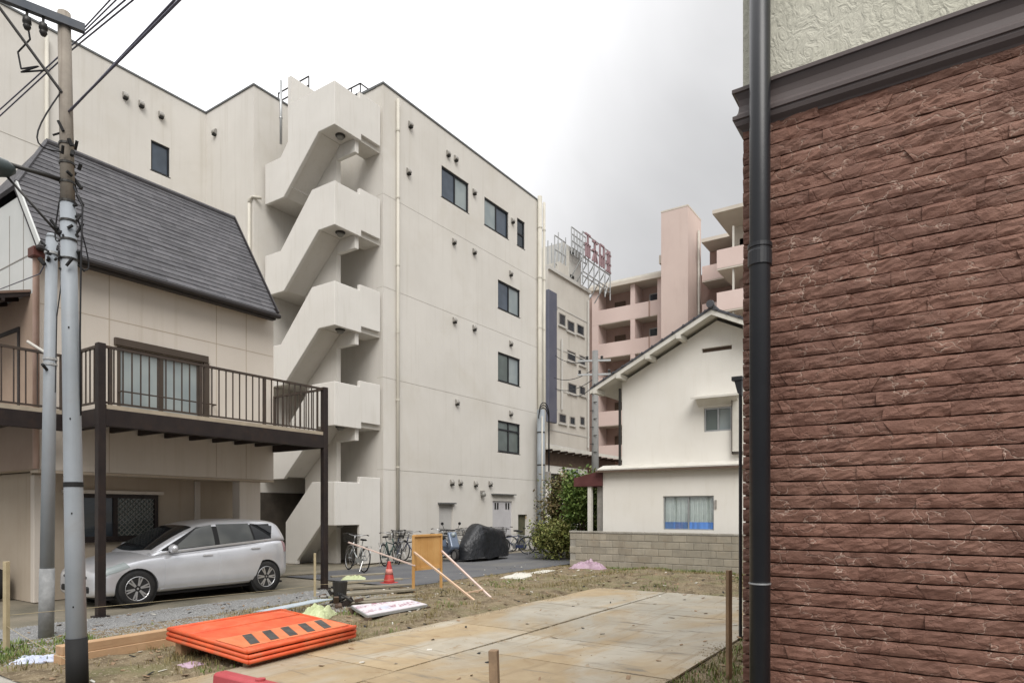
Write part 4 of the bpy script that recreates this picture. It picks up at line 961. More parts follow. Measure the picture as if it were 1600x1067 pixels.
fp.location = b0; WL[fp.name] = b0
ztp = PT(930, 548, 33).z
MB().tube([(b0.x, b0.y, 0), (b0.x, b0.y, ztp)], [0.20, 0.15], 12).build('shaft', 'pole_conc', fp, smooth=True)
ar = MB()
for z in (ztp - 0.5, ztp - 1.2): ar.bar((b0.x - 0.8, b0.y - 0.4, z), (b0.x + 0.7, b0.y + 0.35, z), 0.09)
ar.build('cross_arm', 'steel_grey', fp)
ins = MB()
for k in range(5): ins.lathe([(0.05, 0), (0.09, 0.05), (0.05, 0.1), (0.09, 0.15), (0.04, 0.2)], (b0.x - 0.7 + k * 0.33, b0.y - 0.35 + k * 0.17, ztp - 0.46 if k % 2 else ztp - 1.16), 8)
ins.build('insulator', 'lamp_dark', fp)
ex = MB()
for k in range(9): ex.box(b0.x - 0.2 * (k % 2), b0.x + 0.2 * (1 - k % 2), b0.y - 0.2, b0.y - 0.17, ztp - 1.8 - k * 0.42, ztp - 1.77 - k * 0.42)
ex.build('step_bolt', 'lamp_dark', fp)
def wire(name, label, pts, r, mat, sag=0.0, grp='overhead wires'):
    """sagging cable through the given points"""
    out = []
    for a, b in zip(pts, pts[1:]):
        for i in range(12):
            t = i / 12; q = a.lerp(b, t); q.z -= sag * 4 * t * (1 - t); out.append(q)
    out.append(pts[-1])
    return tag(MB().tube(out, r, 6).build(name, mat, smooth=True), label, 'wire', grp)
for i, (pa, pb) in enumerate([((868, 556), (930, 560)), ((866, 590), (930, 575)), ((868, 607), (930, 590)), ((890, 615), (930, 600))]):
    wire('service_wire', 'thin black service wire strung from the slim concrete pole past the office block', [PX(pa[0], pa[1], XF + 0.9), PT(pb[0], pb[1], 33)], 0.022, 'cable', 0.35, 'wires from the concrete pole')
# conduit pole at the far corner of the apartment building
cp = thing('conduit_pole', 'grey steel conduit pole with hooped cables at the apartment building corner', 'pole', (-14.55, 24.0, 0))
MB().tube([(-14.55, 24.0, 0), (-14.55, 24.0, 6.0)], 0.17, 14).build('shaft', 'pole_steel', cp, smooth=True)
for k in range(3):
    pts = []
    for i in range(13):
        a = math.pi * i / 12; pts.append((-14.5 + 0.05 * k, 24.15 - 0.42 * math.cos(a) - 0.06 * k, 5.6 + 0.5 * math.sin(a) + 0.10 * k))
    pts.append((-14.5 + 0.05 * k, 24.57 - 0.06 * k, 3.0))
    MB().tube(pts, 0.022, 6).build('cable_hoop', 'cable', cp, smooth=True)
MB().tube([(-14.38, 23.82, 0), (-14.38, 23.82, 5.7)], 0.03, 8).build('conduit', 'pipe_beige', cp, smooth=True)
MB().box(-14.42, -14.28, 24.1, 24.4, 2.9, 3.35).build('junction_box', 'vent', cp, bevel=0.01)
for z in (1.5, 3.6, 5.0): MB().lathe([(0.18, z), (0.18, z + 0.05)], (-14.55, 24.0, 0), 14).build('band', 'lamp_dark', cp)

# ================================================================ street poles on the left
bp = PZ(121, 1072, 0.0)
up = thing('utility_pole', 'tall grey utility pole with weathered wooden top, cross arm and black base band', 'utility pole', bp)
lean = Vector((-0.125 * CS, -0.125 * SN, 0))
def pa(z): return bp + Vector((0, 0, z)) + lean * (z / 6.3)
def pr(z): return 0.088 - 0.034 * z / 6.3
zw = 4.55
MB().tube([pa(z) for z in (-0.05, 1.5, 3.0, zw)], [pr(z) for z in (-0.05, 1.5, 3.0, zw)], 20).build('shaft', 'pole_steel', up, smooth=True)
MB().tube([pa(z) for z in (zw, 5.4, 6.33)], [pr(zw) * 0.93, pr(5.4) * 0.95, pr(6.3)], 16).build('wooden_top', 'pole_wood', up, smooth=True)
MB().tube([pa(-0.04), pa(0.46)], [pr(0) + 0.005, pr(0.46) + 0.005], 20).build('base_band', 'rubber', up, smooth=True)
MB().tube([pa(1.875), pa(1.92)], [pr(1.9) + 0.004] * 2, 20).build('strap', 'rubber', up)
bt = MB()
for i, z in enumerate((0.75, 1.62, 2.5, 3.35)):
    q = pa(z); bt.lathe([(0.006, 0), (0.006, 0.016)], q + Vector((CS * 0.03 + SN * pr(z) * 0.9, SN * 0.03 - CS * pr(z) * 0.95, 0)), 6, 'z')
bt.build('bolt_hole', 'rubber', up, kind='stuff')
# cross arm and stay
q = pa(6.22); dirv = (PT(131, 54, 6.27) - PT(0, 3, 5.87)).normalized(); dirv.z = 0; dirv.normalize()
fw = Vector((SN, -CS, 0)) * 0.07
MB().bar(q + dirv * 0.20 + fw, q - dirv * 1.25 + fw, 0.055, 0.075).build('cross_arm', mk('blue_grey_steel_arm', (0.075, 0.085, 0.10), (0.11, 0.115, 0.125), 4, 0.5, 0.05, metal=0.4), up)
MB().tube([q - dirv * 0.52 + fw, pa(5.55) + fw * 0.8], 0.014, 6).build('stay_rod', 'lamp_dark', up)
m = MB()
for d in (0.12, 0.24): m.lathe([(0.012, 0), (0.012, -0.06), (0.032, -0.07), (0.038, -0.12), (0.022, -0.13), (0.034, -0.15), (0.02, -0.18), (0, -0.18)], q - dirv * d + fw + Vector((0, 0, -0.03)), 8)
m.build('insulator', 'lamp_dark', up, smooth=True)
# clutter of clamps, splices and loops round the joint of wood and steel
m = MB(); r2 = random.Random(3)
for i in range(34):
    z = r2.uniform(4.2, 5.25) if i < 24 else r2.uniform(3.9, 4.3); a = r2.uniform(0, 6.28); rr = pr(z) + r2.uniform(0.0, 0.05)
    c = pa(z) + Vector((math.cos(a) * rr, math.sin(a) * rr, 0)); e = c + Vector((r2.uniform(-.05, .05), r2.uniform(-.05, .05), r2.uniform(-.10, .10)))
    MB().tube([c, e], r2.uniform(0.008, 0.02), 6).build('clamp', 'rubber', up)
m = MB()
for i in range(7):
    z = 4.0 + 0.18 * i; MB().tube([pa(z), pa(z + 0.02)], [pr(z) + 0.006] * 2, 14).build('clamp_band', 'lamp_dark', up)
for i in range(5):
    a0 = r2.uniform(0, 6.28); z0_ = 4.0 + 0.25 * i; pts = []
    for k in range(11):
        t = k / 10; pts.append(pa(z0_ + 0.55 * t - 0.25 * math.sin(math.pi * t)) + Vector((math.cos(a0), math.sin(a0), 0)) * (0.05 + (0.13 + 0.02 * i) * math.sin(math.pi * t)))
    MB().tube(pts, 0.007, 5).build('cable_loop', 'cable', up, smooth=True)
MB().tube([pa(2.55) + Vector((.06, .05, 0)), pa(3.3) + Vector((.075, .05, 0)), pa(4.0) + Vector((0.10, 0.06, 0)), pa(4.5) + Vector((0.13, 0.07, 0)), pa(4.75) + Vector((0.03, 0.02, 0))], 0.008, 6).build('riser_cable', 'cable', up, smooth=True)
# street lamp arm on the same pole
la, lb_ = pa(4.72) + fw * 0.6, PT(-6, 252, 6.0)
z288 = 1.65 + (798 - 286) / 1017 * 6.15
la = pa(z288); hd = PT(2, 262, 5.75)
al = MB().tube([la, hd + Vector((0, 0, 0.05))], 0.02, 8).build('lamp_arm', 'lamp_dark', up, smooth=True)
MB().tube([pa(1.65 + (798 - 385) / 1017 * 6.15), PT(4, 268, 5.78)], 0.012, 6).build('lamp_stay', 'lamp_dark', up, smooth=True)
lh = MB(); d0 = (hd - la).normalized()
for i in range(7):
    pass
lh.tube([hd - d0 * 0.10, hd - d0 * 0.05, hd + d0 * 0.1, hd + d0 * 0.30, hd + d0 * 0.42], [0.03, 0.07, 0.10, 0.095, 0.03], 14)
lh.build('lamp_head', mk('dark_teal_lamp', (0.035, 0.05, 0.05), (0.06, 0.075, 0.075), 6, 0.4, 0.03), up, smooth=True)
MB().lathe([(0.085, 0), (0.07, -0.05), (0.0, -0.07)], hd + d0 * 0.2 + Vector((0, 0, -0.075)), 12).build('lamp_cover', 'glass_pale', up, smooth=True)
# second, shorter pole
bp2 = PZ(72, 995, 0.0)
sp = thing('steel_pole', 'shorter pale grey steel pole rising from gravel beside the cream house', 'pole', bp2)
t2 = PT(81, 372, 8.52); top2 = Vector((t2.x, t2.y, t2.z))
def pb(z): return bp2.lerp(top2, z / top2.z)
MB().tube([pb(-0.02), pb(0.9)], [0.088, 0.086], 16).build('base_sleeve', mk('mottled_steel_sleeve', (0.20, 0.205, 0.205), (0.28, 0.285, 0.285), 9, 0.6, 0.1), sp, smooth=True)
MB().tube([pb(0.9), pb(3.0), pb(top2.z)], [0.080, 0.074, 0.066], 16).build('shaft', 'pole_steel', sp, smooth=True)
MB().lathe([(0.07, 0), (0.05, 0.05), (0, 0.06)], top2, 12).build('cap', 'pole_steel', sp, smooth=True)
for z in (3.55, 3.62, 5.0): MB().tube([pb(z), pb(z + 0.03)], [0.082] * 2, 14).build('pole_clamp', 'steel_grey', sp)
MB().tube([pb(3.68), PT(42, 533, 8.4)], 0.018, 6).build('bracket_arm', 'white_trim', sp)
MB().tube([pb(3.45), PT(66, 569, 8.35)], 0.02, 6).build('bracket_arm', 'rubber', sp)
m = MB(); cc = pb(5.0)
for i in range(12):
    c = cc + Vector((r2.uniform(.02, .2), r2.uniform(-.1, .1), r2.uniform(-.2, .12))); m.tube([c, c + Vector((r2.uniform(-.05, .05), r2.uniform(-.05, .05), r2.uniform(-.08, .08)))], r2.uniform(.012, .03), 6)
m.build('cable_clamp', 'rubber', sp, kind='stuff')
MB().tube([pb(5.0) + Vector((.12, .05, 0)), pb(4.6) + Vector((.14, .06, 0)), pb(4.2) + Vector((.05, .05, 0)), pb(3.2) + Vector((.06, .04, 0))], 0.008, 5).build('riser_cable', 'cable', sp)
# overhead wires
tp = pa(5.5)
wire('overhead_wire', 'black cable bundle rising from the utility pole clamps over the lot', [PT(104, 178, 6.15), PT(285, -4, 4.2), PT(420, -150, 3.2)], 0.009, 'cable_grey')
wire('overhead_wire', 'thinner black cable beside the cable bundle rising from the utility pole clamps', [PT(108, 176, 6.15), PT(275, -2, 4.3), PT(400, -150, 3.2)], 0.008, 'cable_grey')
for (p0, p1, p2) in (((-5, 186), (108, 82), (216, -6)), ((-5, 176), (104, 78), (208, -10))):
    wire('overhead_wire', 'thin cable crossing behind the wooden pole top', [PT(p0[0], p0[1], 7.6), PT(p1[0], p1[1], 6.5), PT(p2[0], p2[1], 5.4), PT(p2[0] + 110, p2[1] - 120, 4.4)], 0.007, 'cable_grey', 0.0, 'wires behind the pole top')
for (p0, p1) in (((131, 50), (188, -6)), ((128, 48), (178, -6))):
    wire('overhead_wire', 'thin grey wire running up from the end of the cross arm', [PT(p0[0], p0[1], 6.27), PT(p1[0], p1[1], 5.4), PT(p1[0] + 90, p1[1] - 90, 4.4)], 0.006, 'cable_grey', 0.0, 'wires at the cross arm')
wire('overhead_wire', 'thin wire from the gable wall to the shorter steel pole', [PY(0, 452, 4.64), PT(62, 428, 8.8), pb(5.05)], 0.008, 'cable_grey')
wire('overhead_wire', 'looped slack jumper wire hanging below the cross arm', [PT(42, 32, 6.0), PT(47, 62, 6.0), PT(28, 82, 6.0), PT(33, 108, 6.0), PT(60, 104, 6.0), PT(33, 113, 6.0), PT(75, 110, 6.1)], 0.008, 'cable')
# slender black pole beside the brown house
q = PZ(1157, 1000); bpz = PT(1157, 592, (q.xy.length) / math.hypot(*ray(1157, 1000)[:2])).z
bk_ = thing('black_post', 'slender black metal post beside the brown house corner', 'post', q)
MB().tube([q, Vector((q.x, q.y, bpz))], 0.022, 8).build('shaft', 'black_pipe', bk_)
MB().box(q.x - 0.10, q.x + 0.03, q.y - 0.05, q.y + 0.05, bpz - 0.02, bpz + 0.03).build('cap_bracket', 'black_pipe', bk_)
MB().prism([(q.x - 0.07, q.y - 0.03, bpz - 0.02), (q.x + 0.022, q.y - 0.03, bpz - 0.02), (q.x + 0.022, q.y - 0.03, bpz - 0.22), (q.x - 0.03, q.y - 0.03, bpz - 0.18)], (0, 0.06, 0)).build('gusset', 'black_pipe', bk_)
# ================================================================ silver car under the deck
from mathutils.bvhtree import BVHTree
def paint(name, c, metal=0.75, rough=0.32):
    m, t, b = nt(name); p = pos_node(t)
    t.links.new(mixc(t, ramp(t, noise_node(t, p, 3, 4), 0.3, 0.7), c, tuple(v * 0.93 for v in c)), b.inputs['Base Color'])
    b.inputs['Metallic'].default_value = metal; b.inputs['Roughness'].default_value = rough
    if 'Coat Weight' in b.inputs: b.inputs['Coat Weight'].default_value = 0.6; b.inputs['Coat Roughness'].default_value = 0.08
    return m
M['silver'] = paint('silver_car_paint', (0.64, 0.65, 0.68), 0.5, 0.28)
M['car_glass'] = glass('car_glass', (0.012, 0.014, 0.016), 0.04, 0.7)
M['side_glass'] = glass('side_window_glass', (0.05, 0.055, 0.055), 0.05, 0.7, (0.10, 0.105, 0.10))
M['tyre'] = mk('tyre_rubber', (0.018, 0.018, 0.019), (0.03, 0.029, 0.028), 8, 0.85, 0.2)
M['alloy'] = paint('alloy_rim', (0.62, 0.62, 0.63), 0.8, 0.3)
M['black_plastic'] = mk('black_plastic', (0.015, 0.015, 0.016), None, 6, 0.5, 0.05)
XC, YF = -12.42, 4.94
car = thing('parked_car', 'silver five door hatchback parked under the brown steel deck', 'car', (XC, YF + 2, 0))
fs_map = lambda q: .8 - (.8 - q) * .80 if q < .8 else q
st = [(0.0, .56, .22, .55), (.05, .68, .19, .62), (.18, .77, .17, .69), (.42, .82, .17, .77), (.75, .842, .17, .84), (1.05, .8475, .18, .89), (1.6, .8475, .18, .92), (2.3, .8475, .18, .97), (3.0, .8475, .18, 1.03), (3.45, .842, .19, 1.07), (3.72, .82, .22, 1.09), (3.88, .77, .26, 1.06), (3.95, .68, .32, .94)]
st = [(fs_map(q[0]), *q[1:]) for q in st]
def ring(hw, zb, zt):
    h = zt - zb
    half = [(hw * .80, zb), (hw * .96, zb + .05), (hw, zb + .26 * h), (hw * .985, zb + .44 * h), (hw * .99, zb + .66 * h), (hw * .965, zb + .84 * h), (hw * .91, zb + .96 * h), (hw * .6, zt + .025)]
    return [(0, zb)] + half + [(0, zt + .045)] + [(-a, b) for a, b in reversed(half)]
def loft(sts, fn, cap=True):
    vs = []; n = 0
    for s_ in sts:
        r = fn(s_); n = len(r); vs += [(XC + a, YF + s_[0], b) for a, b in r]
    fs = [(i * n + k, i * n + (k + 1) % n, (i + 1) * n + (k + 1) % n, (i + 1) * n + k) for i in range(len(sts) - 1) for k in range(n)]
    if cap: fs += [tuple(range(n)), tuple(range((len(sts) - 1) * n, len(sts) * n))]
    return MB().add(vs, fs)
def baked(mb, sub):
    """subdivided copy of a mesh as plain vertices"""
    o = mb.build('tmp', 'silver', None, subsurf=sub); dg = bpy.context.evaluated_depsgraph_get(); dg.update()
    me = bpy.data.meshes.new_from_object(o.evaluated_get(dg)); out = MB().add([v.co[:] for v in me.vertices], [tuple(p.vertices) for p in me.polygons])
    bpy.data.objects.remove(o); return out
low = baked(loft(st, lambda s_: ring(*s_[1:])), 2)
bvl = BVHTree.FromPolygons([Vector(v) for v in low.v], low.f)
# cut wheel arches
WS = (0.80, 3.35); WR = 0.312
lo = low.build('tmp_body', 'silver', None)
cuts = []
for s_ in WS:
    for sg in (-1, 1):
        c = MB().lathe([(0.355, 0.46), (0.355, 1.2)] if sg > 0 else [(0.355, -1.2), (0.355, -0.46)], (XC, YF + s_, WR - 0.005), 32, 'x').build('tmp_cut', 'silver'); cuts.append(c)
        b = lo.modifiers.new('b', 'BOOLEAN'); b.operation = 'DIFFERENCE'; b.object = c; b.solver = 'EXACT'
dg = bpy.context.evaluated_depsgraph_get(); dg.update()
me = bpy.data.meshes.new_from_object(lo.evaluated_get(dg)); bd = MB().add([v.co[:] for v in me.vertices], [tuple(p.vertices) for p in me.polygons])
for c in cuts + [lo]: bpy.data.objects.remove(c)
body = bd.build('body', 'silver', car, smooth=True)
def sharp(o, a=35):
    try: o.data.set_sharp_from_angle(angle=R(a))
    except Exception: pass
sharp(body)
gst = [(.92, .74, .84, .70, .86), (1.22, .765, .88, .70, 1.03), (1.55, .775, .90, .665, 1.21), (1.9, .778, .93, .63, 1.37), (2.25, .778, .96, .61, 1.455), (2.7, .778, .99, .605, 1.485), (3.2, .77, 1.02, .595, 1.475), (3.6, .755, 1.05, .58, 1.445), (3.78, .74, 1.06, .565, 1.42), (3.87, .71, 1.05, .62, 1.22), (3.93, .66, 1.02, .62, 1.07)]
def gring(hb, zb, hr, zr):
    L = lambda t: (hb + (hr - hb) * t ** 1.25, zb + (zr - .045 - zb) * t)
    half = [(hb, zb - .04), L(.05), L(.33), L(.66), L(1), (hr * .92, zr - .008), (hr * .55, zr + .015)]
    return [(0, zb - .04)] + half + [(0, zr + .022)] + [(-a, b) for a, b in reversed(half)]
gh = baked(loft(gst, lambda s_: gring(*s_[1:])), 1)
bvg = BVHTree.FromPolygons([Vector(v) for v in gh.v], gh.f)
g_ = gh.build('roof_and_pillars', 'silver', car, smooth=True); sharp(g_, 50)
def side(bv, sg, s_, z, off):
    h = bv.ray_cast(Vector((XC + sg * 3, YF + s_, z)), Vector((-sg, 0, 0)))
    return Vector((h[0].x + sg * off, YF + s_, z)) if h[0] is not None else Vector((XC + sg * .8, YF + s_, z))
def patch(bv, sg, fpt, nu, nv, off, name, mat, par, sm=True):
    """surface patch laid on a body: fpt(u,v)->(s,z)"""
    vs = [side(bv, sg, *fpt(i / nu, j / nv), off) for j in range(nv + 1) for i in range(nu + 1)]
    fs = [(j * (nu + 1) + i, j * (nu + 1) + i + 1, (j + 1) * (nu + 1) + i + 1, (j + 1) * (nu + 1) + i) for j in range(nv) for i in range(nu)]
    rg = list(range(nu + 1)) + [j * (nu + 1) + nu for j in range(1, nv + 1)] + [nv * (nu + 1) + i for i in range(nu - 1, -1, -1)] + [j * (nu + 1) for j in range(nv - 1, 0, -1)]
    b0 = len(vs); vs += [vs[i] - Vector((sg * (off + .012), 0, 0)) for i in rg]; q = len(rg)
    fs += [(rg[i], b0 + i, b0 + (i + 1) % q, rg[(i + 1) % q]) for i in range(q)]
    o = MB().add(vs, fs).build(name, mat, par, smooth=sm)
    if sm: sharp(o, 40)
    return o
def quad(a, b, c, d):
    """bilinear map of four (s,z) corners"""
    def f(u, v):
        p = [(a[k] * (1 - u) + b[k] * u) * (1 - v) + (d[k] * (1 - u) + c[k] * u) * v for k in (0, 1)]; return p[0], p[1]
    return f
def door_pts(s0, s1, rear):
    def f(u, v):
        a, b = s0 + .03 * math.sin(v * 2.5), s1
        if rear: b = s1 - .36 * max(0, .62 - v) ** .7
        q = a + (b - a) * u
        return q, .27 + (.845 + .075 * (q - 1.2) - .27) * v
    return f
for sg in (1, -1):
    d = patch(bvl, sg, door_pts(1.24, 2.29, False), 14, 14, .004, 'door', 'silver', car)
    h = side(bvl, sg, 2.08, .82, .02); MB().box(h.x - .015, h.x + .012, h.y - .1, h.y + .1, h.z - .018, h.z + .02).build('door_handle', 'silver', d, bevel=.01, seg=2)
    d = patch(bvl, sg, door_pts(2.305, 3.32, True), 14, 14, .004, 'door', 'silver', car)
    h = side(bvl, sg, 3.1, .90, .02); MB().box(h.x - .015, h.x + .012, h.y - .1, h.y + .1, h.z - .018, h.z + .02).build('door_handle', 'silver', d, bevel=.01, seg=2)
    patch(bvl, sg, quad((1.2, .20), (2.95, .20), (2.95, .265), (1.2, .265)), 16, 3, .015, 'side_skirt', 'silver', car)
    # glass band: black surround first, then the panes
    patch(bvg, sg, quad((1.20, .925), (3.52, 1.085), (3.56, 1.385), (1.97, 1.345)), 20, 8, .004, 'window_surround', 'black_plastic', car)
    patch(bvg, sg, quad((1.44, .955), (2.26, 1.005), (2.26, 1.385), (1.99, 1.345)), 10, 8, .008, 'window', 'side_glass', car)
    patch(bvg, sg, quad((2.36, 1.01), (3.10, 1.055), (3.06, 1.40), (2.36, 1.395)), 10, 8, .008, 'window', 'side_glass', car)
    patch(bvg, sg, quad((3.14, 1.06), (3.50, 1.09), (3.62, 1.34), (3.10, 1.395)), 6, 6, .008, 'window', 'car_glass', car)
    m = side(bvl, sg, 1.40, .87, .10)
    mo = MB().lathe([(0.0, -.11), (.05, -.095), (.075, -.05), (.08, 0), (.07, .06), (.04, .09), (0, .1)], (0, 0, 0), 14, 'x')
    mo.v = [(v[0] * 1.0 + m.x + sg * .02, v[1] * 0.85 + m.y, v[2] + .975) for v in mo.v]
    mi = mo.build('door_mirror', 'silver', car, smooth=True)
    MB().bar((m.x - sg * .15, m.y, .90), (m.x - sg * .02, m.y, .94), .05, .05).build('mirror_foot', 'black_plastic', mi)
    hl = patch(bvl, sg, quad((.24, .54), (.68, .69), (.62, .775), (.28, .66)), 12, 5, .010, 'headlight', 'glass_pale', car)
    patch(bvl, sg, quad((3.80, .80), (3.87, .80), (3.86, 1.0), (3.77, 1.03)), 5, 6, .008, 'tail_light', mk('pale_red_lens', (0.34, 0.22, 0.23), None, 4, 0.15, 0), car)
# windscreen
def top(s_, u, off):
    h = bvg.ray_cast(Vector((XC + u * .62, YF + s_, 3)), Vector((0, 0, -1)))
    return (h[0] if h[0] is not None else Vector((XC + u * .62, YF + s_, 1))) + Vector((0, -.4 * off, off))
n, k = 12, 10
vs = [top(1.02 + (1.90 - 1.02) * j / k + .10 * (i / n * 2 - 1) ** 2 * (1 - j / k), (i / n * 2 - 1) * (1.02 - .10 * j / k), .006) for j in range(k + 1) for i in range(n + 1)]
MB().add(vs, [(j * (n + 1) + i, j * (n + 1) + i + 1, (j + 1) * (n + 1) + i + 1, (j + 1) * (n + 1) + i) for j in range(k) for i in range(n)]).build('windscreen', 'car_glass', car, smooth=True)
vs = []
MB().prism([(XC - .5, YF + 3.85, 1.09), (XC + .5, YF + 3.85, 1.09), (XC + .46, YF + 3.80, 1.34), (XC - .46, YF + 3.80, 1.34)], (0, .075, 0)).build('rear_window', 'car_glass', car)
MB().box(XC - .5, XC + .5, YF + .148, YF + .28, .27, .38).build('lower_grille', 'black_plastic', car, bevel=.02)
MB().box(XC - .42, XC + .42, YF + .152, YF + .28, .50, .55).build('upper_grille', 'black_plastic', car, bevel=.015)
MB().box(XC - .165, XC + .165, YF + .138, YF + .22, .39, .48).build('number_plate', 'white_trim', car, bevel=.004)
MB().bar((XC - .45, YF + 1.10, .965), (XC + .25, YF + 1.20, 1.02), .015).build('wiper', 'black_plastic', car)
# wheels
tm = MB().lathe([(.205, -.085), (.235, -.095), (.285, -.09), (.305, -.07), (WR, -.03), (WR, .03), (.305, .07), (.285, .09), (.235, .095), (.205, .085)], (0, 0, 0), 36, 'x').build('tyre', 'tyre', car, smooth=True)
rm = MB().lathe([(.205, -.08), (.205, .07), (.213, .085), (.205, .09), (.192, .08), (.188, .02), (.188, -.08)], (0, 0, 0), 36, 'x')
for i in range(6):
    for d in (-.10, .10):
        a = i * math.pi / 3 + d; rm.bar((.072, .05 * math.cos(a), .05 * math.sin(a)), (.078, .195 * math.cos(a + d * .3), .195 * math.sin(a + d * .3)), .026, .03, (1, 0, 0))
rm.lathe([(.0, .086), (.035, .084), (.055, .07), (.055, .03)], (0, 0, 0), 16, 'x')
rmo = rm.build('rim', 'alloy', car); dk = MB().lathe([(.19, -.03), (.19, -.02)], (0, 0, 0), 24, 'x').build('brake_disc', 'black_plastic', car)
for o in (tm, rmo, dk):
    for v in o.data.vertices: v.co = v.co + WL[car.name]
tmd, rmd, dkd = tm.data, rmo.data, dk.data
for o in (tm, rmo, dk): bpy.data.objects.remove(o)
for s_ in WS:
    for sg in (1, -1):
        w_ = bpy.data.objects.new('wheel', tmd); COL.objects.link(w_); w_.parent = car; w_.location = Vector((XC + sg * .742, YF + s_, WR)) - WL[car.name]; w_.rotation_euler = (R(17 * s_), 0, 0 if sg > 0 else math.pi)
        for nm, d_ in (('rim', rmd), ('brake_disc', dkd)):
            c = bpy.data.objects.new(nm, d_); COL.objects.link(c); c.parent = w_
        MB().lathe([(.352, .42), (.352, .80)] if sg > 0 else [(.352, -.80), (.352, -.42)], (XC, YF + s_, WR - .005), 28, 'x').build('wheel_arch_liner', 'black_plastic', car)
MB().box(XC - .72, XC + .72, YF + .3, YF + 3.8, .15, .19).build('underbody', 'black_plastic', car)
# tyre standing at the left edge, under the front deck
q = PZ(-9, 938)
ty = thing('spare_tyre', 'upright black tyre leaning at the front wall under the deck', 'tyre', q)
m = MB().lathe([(.19, -.10), (.22, -.11), (.27, -.105), (.295, -.06), (.30, 0), (.295, .06), (.27, .105), (.22, .11), (.19, .10)], (0, 0, 0), 28, 'y')
m.v = [(q.x + v[0], q.y + v[1], q.z + v[2] + .30) for v in m.v]; m.build('tread', 'tyre', ty, smooth=True)
m = MB().lathe([(.192, -.05), (.192, .05), (.05, .03), (0, .03)], (0, 0, 0), 20, 'y'); m.v = [(q.x + v[0], q.y + v[1], q.z + v[2] + .30) for v in m.v]; m.build('wheel_disc', 'steel_grey', ty, smooth=True)
# ================================================================ things lying on the lot
def plate_mat():
    m, t, b = nt('muddy_steel_plate'); p = pos_node(t)
    base = mixc(t, ramp(t, noise_node(t, p, 0.9, 6, 0.65, 0.6), 0.36, 0.64), (0.335, 0.305, 0.245), (0.42, 0.385, 0.315))
    och = mixc(t, ramp(t, noise_node(t, p, 3.2, 5, 0.65), 0.35, 0.65), (0.31, 0.20, 0.08), (0.38, 0.265, 0.125))
    f = ramp(t, noise_node(t, pos_node(t, (1.3, 0.55, 1)), 0.55, 5, 0.6, 0.8), 0.42, 0.62)
    g = t.nodes.new('ShaderNodeNewGeometry'); sp_ = t.nodes.new('ShaderNodeSeparateXYZ'); t.links.new(g.outputs['Position'], sp_.inputs[0])
    near = t.nodes.new('ShaderNodeMapRange'); near.inputs['From Min'].default_value = 7.5; near.inputs['From Max'].default_value = 3.5; near.inputs['To Min'].default_value = 0.0; near.inputs['To Max'].default_value = 0.4
    t.links.new(sp_.outputs['Y'], near.inputs['Value'])
    ad = t.nodes.new('ShaderNodeMath'); ad.operation = 'ADD'; ad.use_clamp = True; t.links.new(f, ad.inputs[0]); t.links.new(near.outputs[0], ad.inputs[1])
    mu = t.nodes.new('ShaderNodeMath'); mu.operation = 'MULTIPLY'; mu.inputs[1].default_value = 0.66; t.links.new(ad.outputs[0], mu.inputs[0])
    col = mixc(t, mu.outputs[0], base, och)
    col = mixc(t, ramp(t, noise_node(t, pos_node(t, (0.5, 2.5, 1)), 1.4, 6, 0.7, 1.0), 0.55, 0.70), col, (0.185, 0.160, 0.12))
    tr_ = t.nodes.new('ShaderNodeMath'); tr_.operation = 'MULTIPLY'; tr_.inputs[1].default_value = 0.55; t.links.new(ramp(t, noise_node(t, pos_node(t, (7, 0.45, 1)), 1.0, 7, 0.7, 0.3), 0.54, 0.66), tr_.inputs[0]); col = mixc(t, tr_.outputs[0], col, (0.25, 0.185, 0.105))
    rs_ = t.nodes.new('ShaderNodeMath'); rs_.operation = 'MULTIPLY'; rs_.inputs[1].default_value = 0.7; t.links.new(ramp(t, noise_node(t, p, 4.5, 8, 0.75, 0.5), 0.58, 0.66), rs_.inputs[0]); col = mixc(t, rs_.outputs[0], col, (0.24, 0.15, 0.065))
    oi = t.nodes.new('ShaderNodeObjectInfo'); mr = t.nodes.new('ShaderNodeMapRange'); mr.inputs['To Min'].default_value = 0.88; mr.inputs['To Max'].default_value = 1.1
    t.links.new(oi.outputs['Random'], mr.inputs['Value']); vm = t.nodes.new('ShaderNodeVectorMath'); vm.operation = 'SCALE'; t.links.new(col, vm.inputs[0]); t.links.new(mr.outputs[0], vm.inputs['Scale'])
    t.links.new(vm.outputs[0], b.inputs['Base Color'])
    rr = t.nodes.new('ShaderNodeMapRange'); rr.inputs['To Min'].default_value = 0.42; rr.inputs['To Max'].default_value = 0.75; t.links.new(noise_node(t, p, 1.1, 4), rr.inputs['Value']); t.links.new(rr.outputs[0], b.inputs['Roughness']); setspec(b, 0.3)
    n1 = bump(t, b, noise_node(t, p, 2.2, 3), 0.25, 0.03); bump(t, b, noise_node(t, p, 70, 4), 0.2, 0.004, n1)
    return m
M['plate'] = plate_mat()
c1 = [2.62, 4.80, 7.40, 10.0, 12.44]; c2 = [2.62, 4.35, 6.03, 7.2, 9.8, 12.46]
